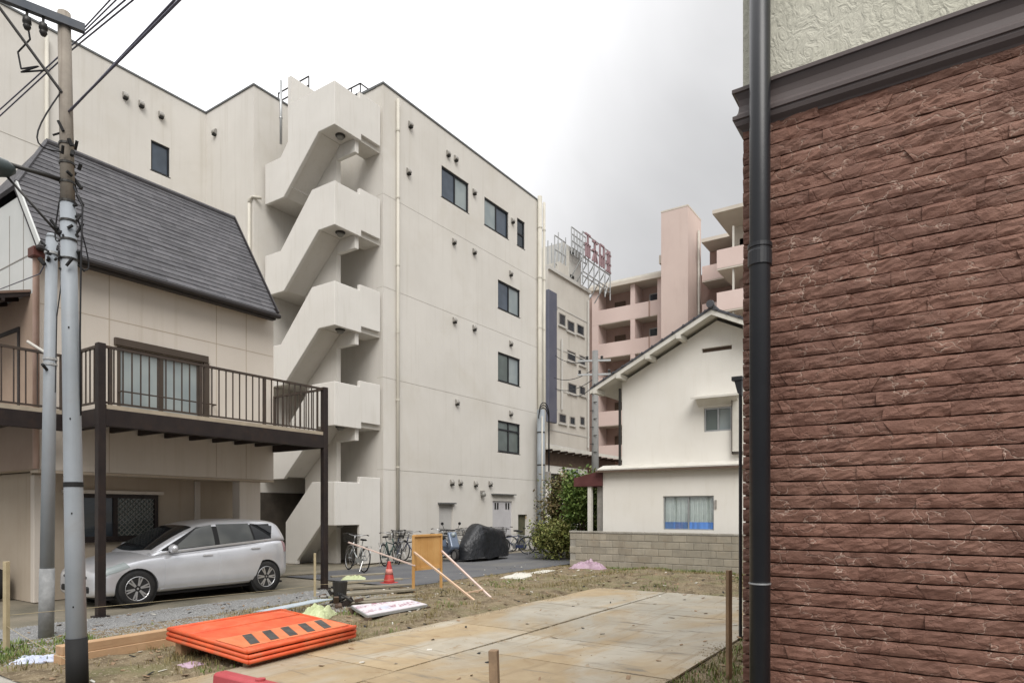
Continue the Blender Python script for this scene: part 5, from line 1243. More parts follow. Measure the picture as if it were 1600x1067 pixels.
for cols, xa_, xb_, lab in ((c1, -6.1, -4.64, 'narrow muddy steel plate beside the barriers'), (c2, -4.60, -2.2, 'wide muddy steel plate nearer the brown house')):
    for ip, (a, b) in enumerate(zip(cols, cols[1:])):
        d = rnd.uniform(-.012, .012)
        n1, n2 = 6, 6; th = .022
        m = MB(); vs = []
        z0 = 0.012 + rnd.uniform(0, .004)
        for j in range(n2 + 1):
            for i in range(n1 + 1):
                X = xa_ + (xb_ - xa_) * i / n1 + d; Y = a + .008 + (b - a - .016) * j / n2
                vs.append((X, Y, z0 + th + 0.006 * blob_noise((X, Y, a), 0.9)))
        top_ = [(j * (n1 + 1) + i, j * (n1 + 1) + i + 1, (j + 1) * (n1 + 1) + i + 1, (j + 1) * (n1 + 1) + i) for j in range(n2) for i in range(n1)]
        rg = list(range(n1 + 1)) + [j * (n1 + 1) + n1 for j in range(1, n2 + 1)] + [n2 * (n1 + 1) + i for i in range(n1 - 1, -1, -1)] + [j * (n1 + 1) for j in range(n2 - 1, 0, -1)]
        b0_ = len(vs); vs += [(vs[i][0], vs[i][1], vs[i][2] - th) for i in rg]; q = len(rg)
        m.add(vs, top_ + [(rg[i], b0_ + i, b0_ + (i + 1) % q, rg[(i + 1) % q]) for i in range(q)])
        tag(m.build('steel_plate', 'plate'), lab + ', ' + ('first', 'second', 'third', 'fourth', 'fifth')[ip] + ' from kerb', 'steel plate', 'steel plates over the lot')
# --- stacked orange barriers
M['orange'] = mk('orange_paint', (0.56, 0.075, 0.024), (0.66, 0.125, 0.045), 3, 0.5, 0.08, 40, 0.003, dirt=(0.42, 0.16, 0.085), dscale=4, damt=0.7)
M['orange_plate'] = mk('faded_orange_plate', (0.60, 0.145, 0.055), (0.66, 0.21, 0.09), 4, 0.5, 0.05, dirt=(0.48, 0.24, 0.13), dscale=5, damt=0.6)
M['dark_stripe'] = mk('dark_grey_stripe', (0.045, 0.042, 0.04), (0.085, 0.08, 0.072), 8, 0.5, 0.05)
W_, L_ = 1.31, 1.59
def barrier(label, dz, dx, dy, ry, rz, full):
    o = thing('construction_barrier', label, 'barrier', (-6.69 + dx, 4.78 + dy, .265 + dz), 'stacked orange barriers', local=True)
    o.rotation_euler = (0, R(5.2) + ry, .084 + rz)
    f = MB(); r = .023; w, l = W_ / 2, L_ / 2
    for pts in ([(-w, -l, 0), (w, -l, 0)], [(w, -l, 0), (w, l, 0)], [(w, l, 0), (-w, l, 0)], [(-w, l, 0), (-w, -l, 0)]): f.tube(pts, r, 8)
    for u in (-.3, .12, .57): f.tube([(u, -l, 0), (u, l, 0)], r * .8, 8)
    for u in (-.62, .62): f.tube([(u, l, 0), (u, l + .05, 0)], r * .9, 8)
    f.build('tube_frame', 'orange', o, smooth=True)
    p = MB(); n = 26
    for i in range(n):
        x0, x1 = -w + .02 + (w + .10) * i / n, -w + .02 + (w + .10) * (i + 1) / n
        p.prism([(x0, -l + .015, -.002), (x1, -l + .015, -.002), ((x0 + x1) / 2, -l + .015, 0.007)], (0, L_ - .03, 0))
    p.build('corrugated_sheet', 'orange', o)
    pl = MB().box(.125, w - .09, -l + .02, l - .02, .019, .023).build('stripe_plate', 'orange_plate', o)
    for i in range(5):
        y = -l + .18 + i * .265
        MB().prism([(.16, y + .15, .0232), (.16, y + .27, .0232), (.52, y + .09, .0232), (.52, y - .03, .0232)], (0, 0, .003)).build('dark_stripe', 'dark_stripe', pl)
    MB().bar((w - .045, -l, .0), (w - .045, l, .0), .05, .02).build('edge_strip', 'orange', o)
barrier('topmost orange barrier panel of the stack with a row of dark slanted stripes', 0, 0, 0, 0, 0, True)
barrier('middle orange barrier panel, just under the topmost one of the stack', -.050, .012, -.01, .006, .012, False)
barrier('lowest orange barrier panel of the stack, resting on timber', -.098, .022, -.02, .008, .02, False)
# --- timbers
M['timber'] = mk('fresh_timber', (0.43, 0.27, 0.15), (0.50, 0.335, 0.20), 3, 0.8, 0.3, 40, 0.006, streak=(0.27, 0.155, 0.085), sscale=(24, 0.9, 24), samt=0.7, dirt=(0.30, 0.21, 0.14), dscale=3, damt=0.5, ov=0.12)
def timber(x0, x1, y0, y1, z0, z1, label, rz=0.0):
    c = Vector(((x0 + x1) / 2, (y0 + y1) / 2, z0)); m = MB().box(x0 - c.x, x1 - c.x, y0 - c.y, y1 - c.y, 0, z1 - z0)
    o = m.build('timber_beam', 'timber', bevel=.006); o.location = c; o.rotation_euler = (0, 0, rz)
    return tag(o, label, 'timber', 'timbers beside the barriers')
timber(-8.02, -7.86, 3.08, 5.6, 0.0, .105, 'lower pale timber beam lying on soil behind the utility pole', .02)
timber(-8.03, -7.88, 3.10, 5.7, .105, .205, 'upper pale timber beam lying on the lower beam behind the utility pole', .025)
timber(-7.32, -7.22, 4.0, 5.6, -.01, .20, 'short timber bearer under the raised side of the barrier stack', .084)
timber(-6.20, -6.12, 4.1, 5.6, -.01, .085, 'thin timber bearer under the low side of the barrier stack', .084)
# --- red plastic barrier foot at the kerb
q = PY(372, 1060, 2.82)
M['red_plastic'] = mk('faded_red_plastic', (0.42, 0.075, 0.085), (0.36, 0.055, 0.06), 4, 0.5, 0.08)
xr0 = PY(333, 1051, 2.82).x; zr0 = PY(333, 1050, 2.82).z
rb = thing('red_barrier', 'faded red plastic road barrier standing at the lot edge', 'barrier', (xr0 + .5, 2.85, 0))
vs = []
MB().prism([(xr0, 2.72, 0.03), (xr0, 2.74, .12), (xr0, 2.80, .17), (xr0, 2.815, zr0 - .02), (xr0, 2.83, zr0), (xr0, 2.92, zr0), (xr0, 2.935, zr0 - .02), (xr0, 2.95, .17), (xr0, 3.01, .12), (xr0, 3.03, 0.03)], (1.0, 0, 0)).build('shell', 'red_plastic', rb, bevel=.015, seg=2)
for dx in (.04, .82): MB().box(xr0 + dx, xr0 + dx + .14, 2.74, 3.01, 0.0, .029).build('foot', 'rubber', rb)
MB().lathe([(.035, zr0 - .005), (.035, zr0 + .015), (.0, zr0 + .016)], (xr0 + .5, 2.875, 0), 12).build('filler_cap', 'red_plastic', rb)
# --- stakes with string
M['stake'] = mk('weathered_stake', (0.30, 0.205, 0.125), (0.22, 0.15, 0.095), 8, 0.9, 0.4, 60, 0.005, streak=(0.14, 0.095, 0.06), sscale=(30, 30, 1), samt=0.5)
M['stake_pale'] = mk('pale_stake', (0.42, 0.35, 0.22), (0.35, 0.29, 0.18), 8, 0.9, 0.3)
def stake(x, y, h, w, label, mat='stake', tilt=(0, 0), z0=-.05):
    m = MB(); a = w / 2
    m.add([(-a, -a, z0), (a, -a, z0), (a, a, z0), (-a, a, z0), (-a, -a, h), (a, -a, h), (a, a, h), (-a, a, h)], [(0, 3, 2, 1), (4, 5, 6, 7), (0, 1, 5, 4), (1, 2, 6, 5), (2, 3, 7, 6), (3, 0, 4, 7)])
    o = m.build('wooden_stake', mat, bevel=.003); o.location = (x, y, soil_h(x, y) * .5); o.rotation_euler = (tilt[0], tilt[1], rnd.uniform(0, 1))
    return tag(o, label, 'stake', 'wooden stakes')
S = {}
q = PY(779, 1016, 3.05); stake(q.x, q.y, q.z, .05, 'thick brown wooden stake standing by the road edge of the plates', tilt=(0, R(-2)))
q = PZ(1139, 1062); stake(q.x, q.y, PT(1137, 892, q.y / ray(1139, 1062)[1]).z, .045, 'tall thin wooden stake in green weeds beside the brown house', tilt=(0, 0)); S['r'] = q
q = PZ(10, 1022); stake(q.x, q.y, 1.05, .05, 'pale wooden stake on gravel near the shorter steel pole', 'stake_pale'); S['l'] = q
q = PZ(492, 931); stake(q.x, q.y, .83, .045, 'thin pale stake standing between the car and deck post', 'stake_pale'); S['m'] = q
q = PZ(858, 866); stake(q.x, q.y, .5, .06, 'short whitish stake at the foot of the shrubs', 'white_trim')
q = PZ(886, 872); stake(q.x, q.y, 1.2, .10, 'old mossy stake at the end of the block wall', 'stake_pale')
def string(a, b, label): return wire('boundary_string', label, [a, b], .003, 'stake_pale', .01, 'boundary strings')
string(S['m'] + Vector((0, 0, .22)), Vector((-8.98, 9.86, .30)), 'thin pale string from the thin stake to the notice board leg')
string(S['l'] + Vector((0, 0, .33)), bp + Vector((-.02, -.09, .27)), 'thin pale string tied round the utility pole base')
string(S['l'] + Vector((0, 0, .45)), S['m'] + Vector((0, 0, .2)), 'thin pale string stretched along the gravel past the deck posts')
# --- notice board seen from behind
M['ply'] = mk('orange_brown_plywood', (0.47, 0.255, 0.085), (0.55, 0.325, 0.125), 3, 0.7, 0.15, 40, 0.004, streak=(0.36, 0.17, 0.05), sscale=(12, 12, 0.6), samt=0.55)
M['pale_wood'] = mk('pale_batten', (0.52, 0.36, 0.24), (0.58, 0.42, 0.30), 5, 0.8, 0.2)
M['pink_wood'] = mk('pinkish_white_batten', (0.56, 0.42, 0.36), (0.62, 0.50, 0.44), 5, 0.8, 0.2)
XN, YN0, YN1 = -8.96, 9.84, 10.66
nb = thing('notice_board', 'orange brown wooden notice board with two pale sloping braces', 'notice board', (XN, 10.2, 0))
for i in range(4):
    a = YN0 + (YN1 - YN0) * i / 4; b = YN0 + (YN1 - YN0) * (i + 1) / 4
    MB().box(XN - .012 - .001 * (i % 2), XN + .002 * (i % 2), a + .002, b - .002, .44, 1.12).build('plank', 'ply', nb, bevel=.002)
MB().box(XN - .02, XN + .035, YN0 - .02, YN1 + .02, 1.122, 1.17).build('top_rail', 'ply', nb, bevel=.004)
MB().box(XN + .004, XN + .03, YN0 + .05, YN1 - .05, .44, .50).build('batten', 'ply', nb)
for y in (YN0 - .022, YN1 + .022): MB().box(XN - .025, XN + .025, y - .02, y + .02, -.03, 1.16).build('leg', 'ply', nb, bevel=.003)
f1, f2 = PZ(742, 941), PZ(767, 936)
MB().bar((XN + .02, YN0 - .022, .82), (f1.x, f1.y, .03), .04, .03).build('brace', 'pale_wood', nb)
MB().bar((XN + .02, YN1 + .022, .80), (f2.x, f2.y, .03), .04, .03).build('brace', 'pink_wood', nb)
g1, g2 = f1.lerp(Vector((XN, YN0, .8)), .14), f2.lerp(Vector((XN, YN1, .8)), .14)
MB().bar((g1.x, g1.y, .15), (g2.x, g2.y, .15), .03, .025).build('cross_bar', 'pale_wood', nb)
MB().bar((XN + .05, YN0 - .03, .55), (XN - 1.7, YN0 - .2, .98), .03, .025).build('rear_brace', 'pink_wood', nb)
# --- white sign lying flat
def print_mat():
    m, t, b = nt('faded_sign_print'); tcn = t.nodes.new('ShaderNodeTexCoord'); mp = t.nodes.new('ShaderNodeMapping'); t.links.new(tcn.outputs['Object'], mp.inputs['Vector'])
    sx = t.nodes.new('ShaderNodeSeparateXYZ'); t.links.new(mp.outputs[0], sx.inputs[0])
    w = t.nodes.new('ShaderNodeTexNoise'); w.inputs['Scale'].default_value = 16; w.inputs['Detail'].default_value = 2; t.links.new(mp.outputs[0], w.inputs['Vector'])
    f = ramp(t, w.outputs['Fac'], .50, .56)
    bnd = t.nodes.new('ShaderNodeMath'); bnd.operation = 'SINE'; ml_ = t.nodes.new('ShaderNodeMath'); ml_.operation = 'MULTIPLY'; ml_.inputs[1].default_value = 20; t.links.new(sx.outputs['X'], ml_.inputs[0]); t.links.new(ml_.outputs[0], bnd.inputs[0])
    g_ = ramp(t, bnd.outputs[0], -.2, .2); mu = t.nodes.new('ShaderNodeMath'); mu.operation = 'MULTIPLY'; t.links.new(f, mu.inputs[0]); t.links.new(g_, mu.inputs[1])
    col = mixc(t, mu.outputs[0], (0.62, 0.58, 0.60), (0.30, 0.13, 0.18))
    nz_ = t.nodes.new('ShaderNodeTexNoise'); nz_.inputs['Scale'].default_value = 2.5; t.links.new(mp.outputs[0], nz_.inputs['Vector'])
    col = mixc(t, ramp(t, nz_.outputs['Fac'], .5, .7), col, (0.50, 0.55, 0.64))
    t.links.new(col, b.inputs['Base Color']); b.inputs['Roughness'].default_value = .4; return m
cs = [PZ(575, 961, .09), PZ(667, 944, .09), PZ(640, 937, .14), PZ(550, 946, .14)]
M['print'] = print_mat()
fs_ = thing('fallen_sign', 'white sign panel with faded pink print lying flat on the soil', 'sign', (-8, 8, 0))
c = sum(cs, Vector()) / 4
fs_.location = c; WL[fs_.name] = c
MB().prism(cs, (0, 0, .008)).build('face', 'print', fs_)
e = MB()
for a, b in zip(cs, cs[1:] + cs[:1]): e.bar(a + Vector((0, 0, -.02)), b + Vector((0, 0, -.02)), .03, .04)
e.build('frame', 'steel_grey', fs_)
for a in cs: MB().box(a.x - .04, a.x + .04, a.y - .04, a.y + .04, -.01, a.z - .03).build('rest_block', 'brown_wood', fs_)
# --- traffic cone
q = PZ(608, 911)
co = thing('traffic_cone', 'red traffic cone standing between the bicycles and notice board', 'traffic cone', q)
M['cone_red'] = mk('red_cone_plastic', (0.42, 0.05, 0.04), (0.36, 0.04, 0.035), 5, 0.5, 0.05)
cb = MB().lathe([(.13, .03), (.12, .055), (.035, .49), (.025, .505), (.0, .507)], q, 20).build('cone', 'cone_red', co, smooth=True)
MB().box(q.x - .15, q.x + .15, q.y - .15, q.y + .15, 0, .03).build('base', 'cone_red', co, bevel=.015)
MB().lathe([(.094, .21), (.071, .33)], q, 20).build('reflective_band', mk('faded_pink_band', (0.60, 0.24, 0.20), None, 5, 0.4, 0), cb, smooth=True)
# --- crumpled sheets and bags
def crumple(name, label, cat, c, rx, ry, h, mat, seed, rz=0, n=22, flat=.35, grp=None):
    vs = []
    for j in range(n + 1):
        for i in range(n + 1):
            u, v = i / n * 2 - 1, j / n * 2 - 1
            edge = 1 + .22 * blob_noise((math.atan2(v, u) * 1.2, seed, 0), 1.4)
            k = max(abs(u), abs(v)); X, Y = u * rx * edge, v * ry * edge
            hh = h * (1 - k ** 2.2) * (.55 + flat * blob_noise((u * 1.3, v * 1.3, seed), 1.5)) + h * .55 * abs(blob_noise((u * 2.6, v * 2.6, seed + 3), 1.4)) * (1 - k ** 6) + .004
            vs.append((X, Y, hh))
    fs = [(j * (n + 1) + i, j * (n + 1) + i + 1, (j + 1) * (n + 1) + i + 1, (j + 1) * (n + 1) + i) for j in range(n) for i in range(n)]
    rg = list(range(n + 1)) + [j * (n + 1) + n for j in range(1, n + 1)] + [n * (n + 1) + i for i in range(n - 1, -1, -1)] + [j * (n + 1) for j in range(n - 1, 0, -1)]
    b0_ = len(vs); vs += [(vs[i][0] * .98, vs[i][1] * .98, -.03) for i in rg]; q_ = len(rg)
    fs += [(rg[i], b0_ + i, b0_ + (i + 1) % q_, rg[(i + 1) % q_]) for i in range(q_)]
    o = MB().add(vs, fs).build(name, mat); o.location = c; o.rotation_euler = (0, 0, rz)
    return tag(o, label, cat, grp)
def sheet(name, c1, c2): return mk(name, c1, c2, 6, .5, .2, 30, .01)
M['sheet_white'] = sheet('white_vinyl', (.62, .60, .54), (.52, .50, .44)); M['sheet_blue'] = sheet('white_blue_vinyl', (.55, .58, .66), (.38, .42, .55)); M['sheet_pink'] = sheet('pink_vinyl', (.43, .32, .38), (.33, .22, .28)); M['sheet_green'] = sheet('pale_green_vinyl', (.40, .45, .24), (.50, .54, .33)); M['sheet_grey'] = sheet('grey_blue_vinyl', (.33, .38, .42), (.42, .46, .49))
def at(px, py): q = PZ(px, py); q.z = soil_h(q.x, q.y) if q.x > -9.7 else 0; return q
crumple('vinyl_sheet', 'crumpled white vinyl sheet on soil at the asphalt path edge', 'sheet', at(812, 901), .28, .75, .05, 'sheet_white', 1, .3); crumple('vinyl_sheet', 'small white vinyl scrap trailing along the asphalt path edge', 'sheet', at(846, 894), .16, .55, .04, 'sheet_white', 4, .1)
crumple('rubbish_bag', 'crumpled pink vinyl bag lying against the block wall', 'bag', at(919, 889), .48, .28, .27, 'sheet_pink', 2, .2, flat=.5)
crumple('vinyl_sheet', 'crumpled white and blue vinyl sheet at the end of timber beams', 'sheet', at(55, 1035), .22, .14, .07, 'sheet_blue', 5, 1.0)
crumple('vinyl_sheet', 'pale green vinyl sheet draped in a mound beside the barrier stack', 'sheet', at(497, 966), .22, .30, .20, 'sheet_green', 6, .5)
crumple('vinyl_sheet', 'small pinkish scrap on bare soil in front of barriers', 'sheet', at(300, 1040), .12, .10, .03, 'sheet_pink', 8)
crumple('vinyl_sheet', 'small green scrap on the ground in front of the bicycle', 'sheet', at(553, 905), .28, .2, .12, 'sheet_green', 9, .8)
a_, b_ = PZ(425, 955, .06), PZ(520, 936, .24)
bo = MB().prism([a_, b_, b_ + Vector((-.34, -.1, -.03)), a_ + Vector((-.34, -.1, -.03))], (0, 0, .015)).build('leaning_board', 'sheet_grey'); tag(bo, 'grey blue board propped on the pale green sheet', 'board')
# weathered planks laid beyond the barriers
M['old_plank'] = mk('grey_weathered_plank', (0.27, 0.24, 0.18), (0.21, 0.185, 0.14), 5, .9, .3, 50, .005, streak=(0.14, 0.12, 0.09), sscale=(2, 30, 30), samt=.5, ov=.15)
for i, (px, py, L, rz) in enumerate([(585, 944, 1.5, .45), (585, 930, 1.7, .50), (590, 918, 1.6, .42), (580, 909, 1.5, .46), (560, 900, 1.4, .48), (470, 899, 1.3, .5), (600, 937, 1.2, .55)]):
    q = at(px, py); o = MB().box(-L / 2, L / 2, -.09, .09, 0, .045).build('plank', 'old_plank', bevel=.004); o.location = q + Vector((0, 0, .004)); o.rotation_euler = (0, rnd.uniform(-.01, .01), rz + math.pi / 2 - .9)
    tag(o, 'weathered grey plank lying on the ground around the traffic cone', 'plank', 'planks on the ground')
# dark scrap heap at the foot of the far deck post
q = at(528, 948); sp_ = thing('scrap_heap', 'heap of dark scrap metal beside the far deck post', 'scrap', q); r3 = random.Random(11)
for i in range(26):
    m = MB(); c = q + Vector((r3.uniform(-.28, .28), r3.uniform(-.28, .28), 0)); zz = r3.uniform(.03, .30) * (1.1 - (c - q).length * 1.6); s_ = r3.uniform(.05, .12)
    m.bar(c + Vector((0, 0, zz)), c + Vector((r3.uniform(-.16, .16), r3.uniform(-.16, .16), max(.02, zz + r3.uniform(-.12, .12)))), s_, s_ * r3.uniform(.3, 1)); m.build('scrap_piece', r3.choice(['lamp_dark', 'rubber', 'steel_brown', 'vent', 'brown_wood']), sp_, bevel=.006)
m = MB().lathe([(.10, 0), (.13, .3), (.12, .3), (.09, .02)], q + Vector((.02, .03, .12)), 12).build('scrap_bucket', 'lamp_dark', sp_)

# ================================================================ bicycles, scooter, covered motorcycle
M['bike_frame'] = mk('silver_grey_bike_frame', (0.40, 0.42, 0.42), (0.33, 0.35, 0.35), 5, .35, .02, metal=.5)
M['bike_green'] = mk('dark_green_bike_frame', (0.03, 0.07, 0.06), (0.04, 0.09, 0.075), 5, .35, .02)
M['bike_blue'] = mk('dark_blue_bike_frame', (0.03, 0.04, 0.08), (0.04, 0.05, 0.10), 5, .35, .02)
M['chrome'] = mk('dull_chrome', (0.5, 0.5, 0.5), (0.4, 0.4, 0.4), 6, .3, .02, metal=.8)
def bicycle(label, loc, rz, frame, lean=0.12, basket=True):
    o = thing('bicycle', label, 'bicycle', loc, 'bicycles parked along the apartment building', rz, local=True)
    o.rotation_euler = (lean, 0, rz)
    R0 = .315
    for x in (-.53, .53):
        w = MB().torus((x, 0, R0 + .015), R0, .017, 30, 6, 'y').build('wheel', 'tyre', o, smooth=True)
        s_ = MB().torus((x, 0, R0 + .015), R0 - .024, .009, 26, 5, 'y')
        for k in range(12):
            a = 2 * math.pi * k / 12; s_.tube([(x, .02 * (-1) ** k, R0 + .015), (x + (R0 - .02) * math.cos(a), 0, R0 + .015 + (R0 - .02) * math.sin(a))], .0022, 4)
        s_.tube([(x, -.05, R0 + .015), (x, .05, R0 + .015)], .018, 8); s_.build('spokes', 'chrome', w)
        g = MB(); pts = []
        for k in range(9):
            a = R(20 + 16 * k) if x > 0 else R(10 + 18 * k); pts.append((x + (R0 + .035) * math.cos(a), 0, R0 + .015 + (R0 + .035) * math.sin(a)))
        g.tube(pts, .016, 6).build('mudguard', 'chrome', o, smooth=True)
    f = MB(); bb, st_, hd, hb_ = (-.06, 0, .29), (-.22, 0, .70), (.36, 0, .78), (.40, 0, .60)
    for a, b, r in ((bb, st_, .017), (bb, hb_, .02), (st_, hb_, .017), (hd, hb_, .02), (bb, (-.53, .05, .33), .011), (bb, (-.53, -.05, .33), .011), (st_, (-.53, .05, .33), .009), (st_, (-.53, -.05, .33), .009), (hb_, (.53, .045, .33), .013), (hb_, (.53, -.045, .33), .013)): f.tube([a, b], r, 7)
    f.build('frame', frame, o, smooth=True)
    MB().tube([st_, (-.25, 0, .84)], .013, 8).build('seat_post', 'chrome', o)
    sd_ = MB().lathe([(0, 0), (.09, .005), (.11, .03), (.08, .055), (0, .06)], (-.28, 0, .83), 12)
    sd_.v = [(-.26 + (v[0] + .28) * (1.25), v[1] * (.85 if v[0] < -.24 else .4), v[2]) for v in sd_.v]; sd_.build('saddle', 'rubber', o, smooth=True)
    h = MB().tube([hd, (.33, 0, .95)], .014, 8); h.tube([(.10, .29, .99), (.22, .29, 1.0), (.33, .14, .97), (.34, 0, .95), (.33, -.14, .97), (.22, -.29, 1.0), (.10, -.29, .99)], .011, 7); h.build('handlebar', 'chrome', o, smooth=True)
    for s_ in (-1, 1): MB().tube([(.08, .29 * s_, .99), (.19, .29 * s_, 1.0)], .016, 8).build('grip', 'rubber', o)
    c = MB().lathe([(.09, -.008), (.09, .008)], (-.06, .05, .29), 18, 'y'); c.tube([(-.06, .06, .29), (.04, .07, .15)], .009, 6); c.tube([(-.06, -.06, .29), (-.16, -.07, .43)], .009, 6); c.build('crank', 'chrome', o)
    for a in ((.04, .10, .15), (-.16, -.10, .43)): MB().box(a[0] - .045, a[0] + .045, a[1] - .035, a[1] + .035, a[2] - .012, a[2] + .012).build('pedal', 'rubber', o)
    MB().box(-.52, -.10, .06, .068, .24, .36).build('chain_guard', frame, o)
    r_ = MB()
    for y in (-.06, .06): r_.tube([(-.27, y, .70), (-.72, y, .70), (-.53, y, .34)], .006, 5)
    for x in (-.35, -.5, -.65): r_.tube([(x, -.06, .70), (x, .06, .70)], .005, 5)
    r_.build('rear_rack', 'chrome', o)
    MB().tube([(-.55, .07, .3), (-.62, .16, .02)], .009, 6).build('kickstand', 'chrome', o)
    if basket:
        b = MB()
        for z, e in ((.76, .0), (.84, .015), (.92, .03), (1.0, .045)):
            x0, x1, y = .42 - e * .3, .70 + e, .16 + e
            for a, d in (((x0, -y), (x1, -y)), ((x1, -y), (x1, y)), ((x1, y), (x0, y)), ((x0, y), (x0, -y))): b.tube([(*a, z), (*d, z)], .004, 4)
        for i in range(8):
            t = i / 7
            for (p0, p1, q0, q1) in (((.42 + .28 * t, -.16), (.407 + .338 * t, -.205), 0, 0), ((.42 + .28 * t, .16), (.407 + .338 * t, .205), 0, 0), ((.70, -.16 + .32 * t), (.745, -.205 + .41 * t), 0, 0), ((.42, -.16 + .32 * t), (.407, -.205 + .41 * t), 0, 0)): b.tube([(*p0, .76), (*p1, 1.0)], .0035, 4)
            b.tube([(.42 + .28 * t, -.16, .76), (.42 + .28 * t, .16, .76)], .0035, 4)
        b.build('front_basket', 'lamp_dark', o)
    return o
a_, b_ = PZ(541, 890), PZ(572, 896); mid = (a_ + b_) / 2
bicycle('silver grey bicycle with wire basket parked under the stair landing', (mid.x, mid.y, .02), math.atan2((a_ - b_).y, (a_ - b_).x), 'bike_frame')
bicycle('dark green bicycle parked beside the first silver one near the stairs', (-14.0, 14.35, .02), R(115), 'bike_green', -.1)
bicycle('dark bicycle standing behind the wooden notice board at the wall', (-14.2, 15.5, .02), R(165), 'bike_blue', .1)
bicycle('silver bicycle parked between the notice board and covered motorcycle', (-14.1, 17.55, .02), R(12), 'bike_frame', .1)
bicycle('dark green bicycle squeezed between the blue grey scooter and the covered motorcycle', (-14.2, 18.6, .02), R(150), 'bike_green', -.12)
bicycle('dark blue bicycle leaning at the wall beyond the red cone', (-14.35, 14.95, .02), R(140), 'bike_blue', .14)
bicycle('silver bicycle standing beside the pale door at the wall', (-14.45, 16.9, .02), R(100), 'bike_frame', .1)
bicycle('silver grey bicycle parked beyond the covered motorcycle, before the white louvred door', (-14.3, 19.7, .02), R(35), 'bike_frame', .12)
bicycle('dark blue bicycle parked just past the covered motorcycle', (-13.7, 20.6, .02), R(200), 'bike_blue', -.1)
bicycle('grey bicycle parked by the mossy gate opening', (-13.9, 21.6, .02), R(20), 'bike_frame', .12)
bicycle('green bicycle parked in front of the conduit pole', (-13.6, 22.7, .02), R(170), 'bike_green', .1, False)
# parked scooter
so = thing('motor_scooter', 'blue grey motor scooter beside the pale door behind the notice board', 'scooter', (-13.7, 16.55, .02), None, R(-20), local=True)
M['scooter'] = paint('blue_grey_scooter_paint', (0.16, 0.20, 0.27), .3, .3)
for x in (-.6, .6):
    w = MB().torus((x, 0, .22), .17, .05, 22, 8, 'y').build('wheel', 'tyre', so, smooth=True); MB().lathe([(.13, -.03), (.13, .03)], (x, 0, .22), 16, 'y').build('rim', 'chrome', w)
MB().prism([(.62, -.16, .40), (.66, -.16, .48), (.45, -.16, .95), (.36, -.16, .95), (.42, -.16, .42), (.30, -.16, .30), (-.12, -.16, .28), (-.20, -.16, .70), (-.85, -.16, .74), (-.80, -.16, .50), (-.40, -.16, .22), (.25, -.16, .20), (.40, -.16, .28)], (0, .32, 0)).build('body', 'scooter', so, bevel=.04, seg=3)
MB().prism([(-.15, -.13, .71), (-.18, -.13, .79), (-.5, -.13, .80), (-.85, -.13, .83), (-.85, -.13, .76)], (0, .26, 0)).build('seat', 'rubber', so, bevel=.03, seg=2)
MB().tube([(.25, .34, 1.0), (.38, .2, 1.02), (.40, 0, 1.0), (.38, -.2, 1.02), (.25, -.34, 1.0)], .016, 7).build('handlebar', 'black_plastic', so, smooth=True)
for y in (-.25, .25): MB().tube([(.36, y, 1.02), (.36, y * 1.25, 1.18)], .008, 5).lathe([(0, -.01), (.05, -.008), (.05, .008), (0, .01)], (.36, y * 1.3, 1.22), 10, 'x').build('mirror', 'black_plastic', so)
MB().lathe([(.08, 0), (.07, .04), (0, .06)], (.50, 0, .86), 12, 'x').build('headlight', 'glass_pale', so, smooth=True)
MB().tube([(.42, 0, .9), (.60, 0, .22)], .03, 8).build('fork', 'chrome', so)
# motorcycle under a black cover
cm = thing('covered_motorcycle', 'motorcycle under a bulging black cover in front of the white doors', 'motorcycle', (-12.95, 17.65, .015))
M['cover'] = mk('black_vinyl_cover', (0.012, 0.013, 0.015), (0.022, 0.024, 0.028), 4, .38, .9, 6, .05, spec=.45)
cst = [(-1.22, .10, .45), (-1.12, .22, .62), (-.95, .30, .80), (-.65, .40, 1.12), (-.48, .42, 1.24), (-.25, .40, 1.20), (.1, .40, 1.12), (.5, .38, 1.07), (.85, .34, 1.02), (1.08, .27, .90), (1.2, .18, .62)]
vs = []; n = 20
for (s_, hw, h) in cst:
    for k in range(n):
        a = math.pi * k / (n - 1); x = -math.cos(a); z = math.sin(a) ** .55
        X = hw * (abs(x) ** .75) * (1 if x > 0 else -1) * (1.12 - .22 * z); Z = .10 + (h - .10) * z
        f = .07 * blob_noise((X * 3, s_ * 2.2, Z * 1.2), 1.6) + .07 * abs(blob_noise((X * 5, s_ * 5, Z * .8), 1.7))
        f += .03 * math.sin(s_ * 16 + X * 3) * (1 - z ** 2)
        vs.append((-12.95 + X * (1 + f * 2.2), 17.65 + s_ + f * .6, max(.05, Z + f * .7 + (.05 * math.sin(s_ * 7) if k in (0, n - 1) else 0))))
fs = [(i * n + k, i * n + k + 1, (i + 1) * n + k + 1, (i + 1) * n + k) for i in range(len(cst) - 1) for k in range(n - 1)] + [tuple(range(n)), tuple(range((len(cst) - 1) * n, len(cst) * n))]
MB().add(vs, fs).build('cover', 'cover', cm, smooth=True, subsurf=1)
for y in (-.78, .72): MB().torus((-12.95, 17.65 + y, .30), .235, .055, 24, 8, 'x').build('wheel', 'tyre', cm, smooth=True)

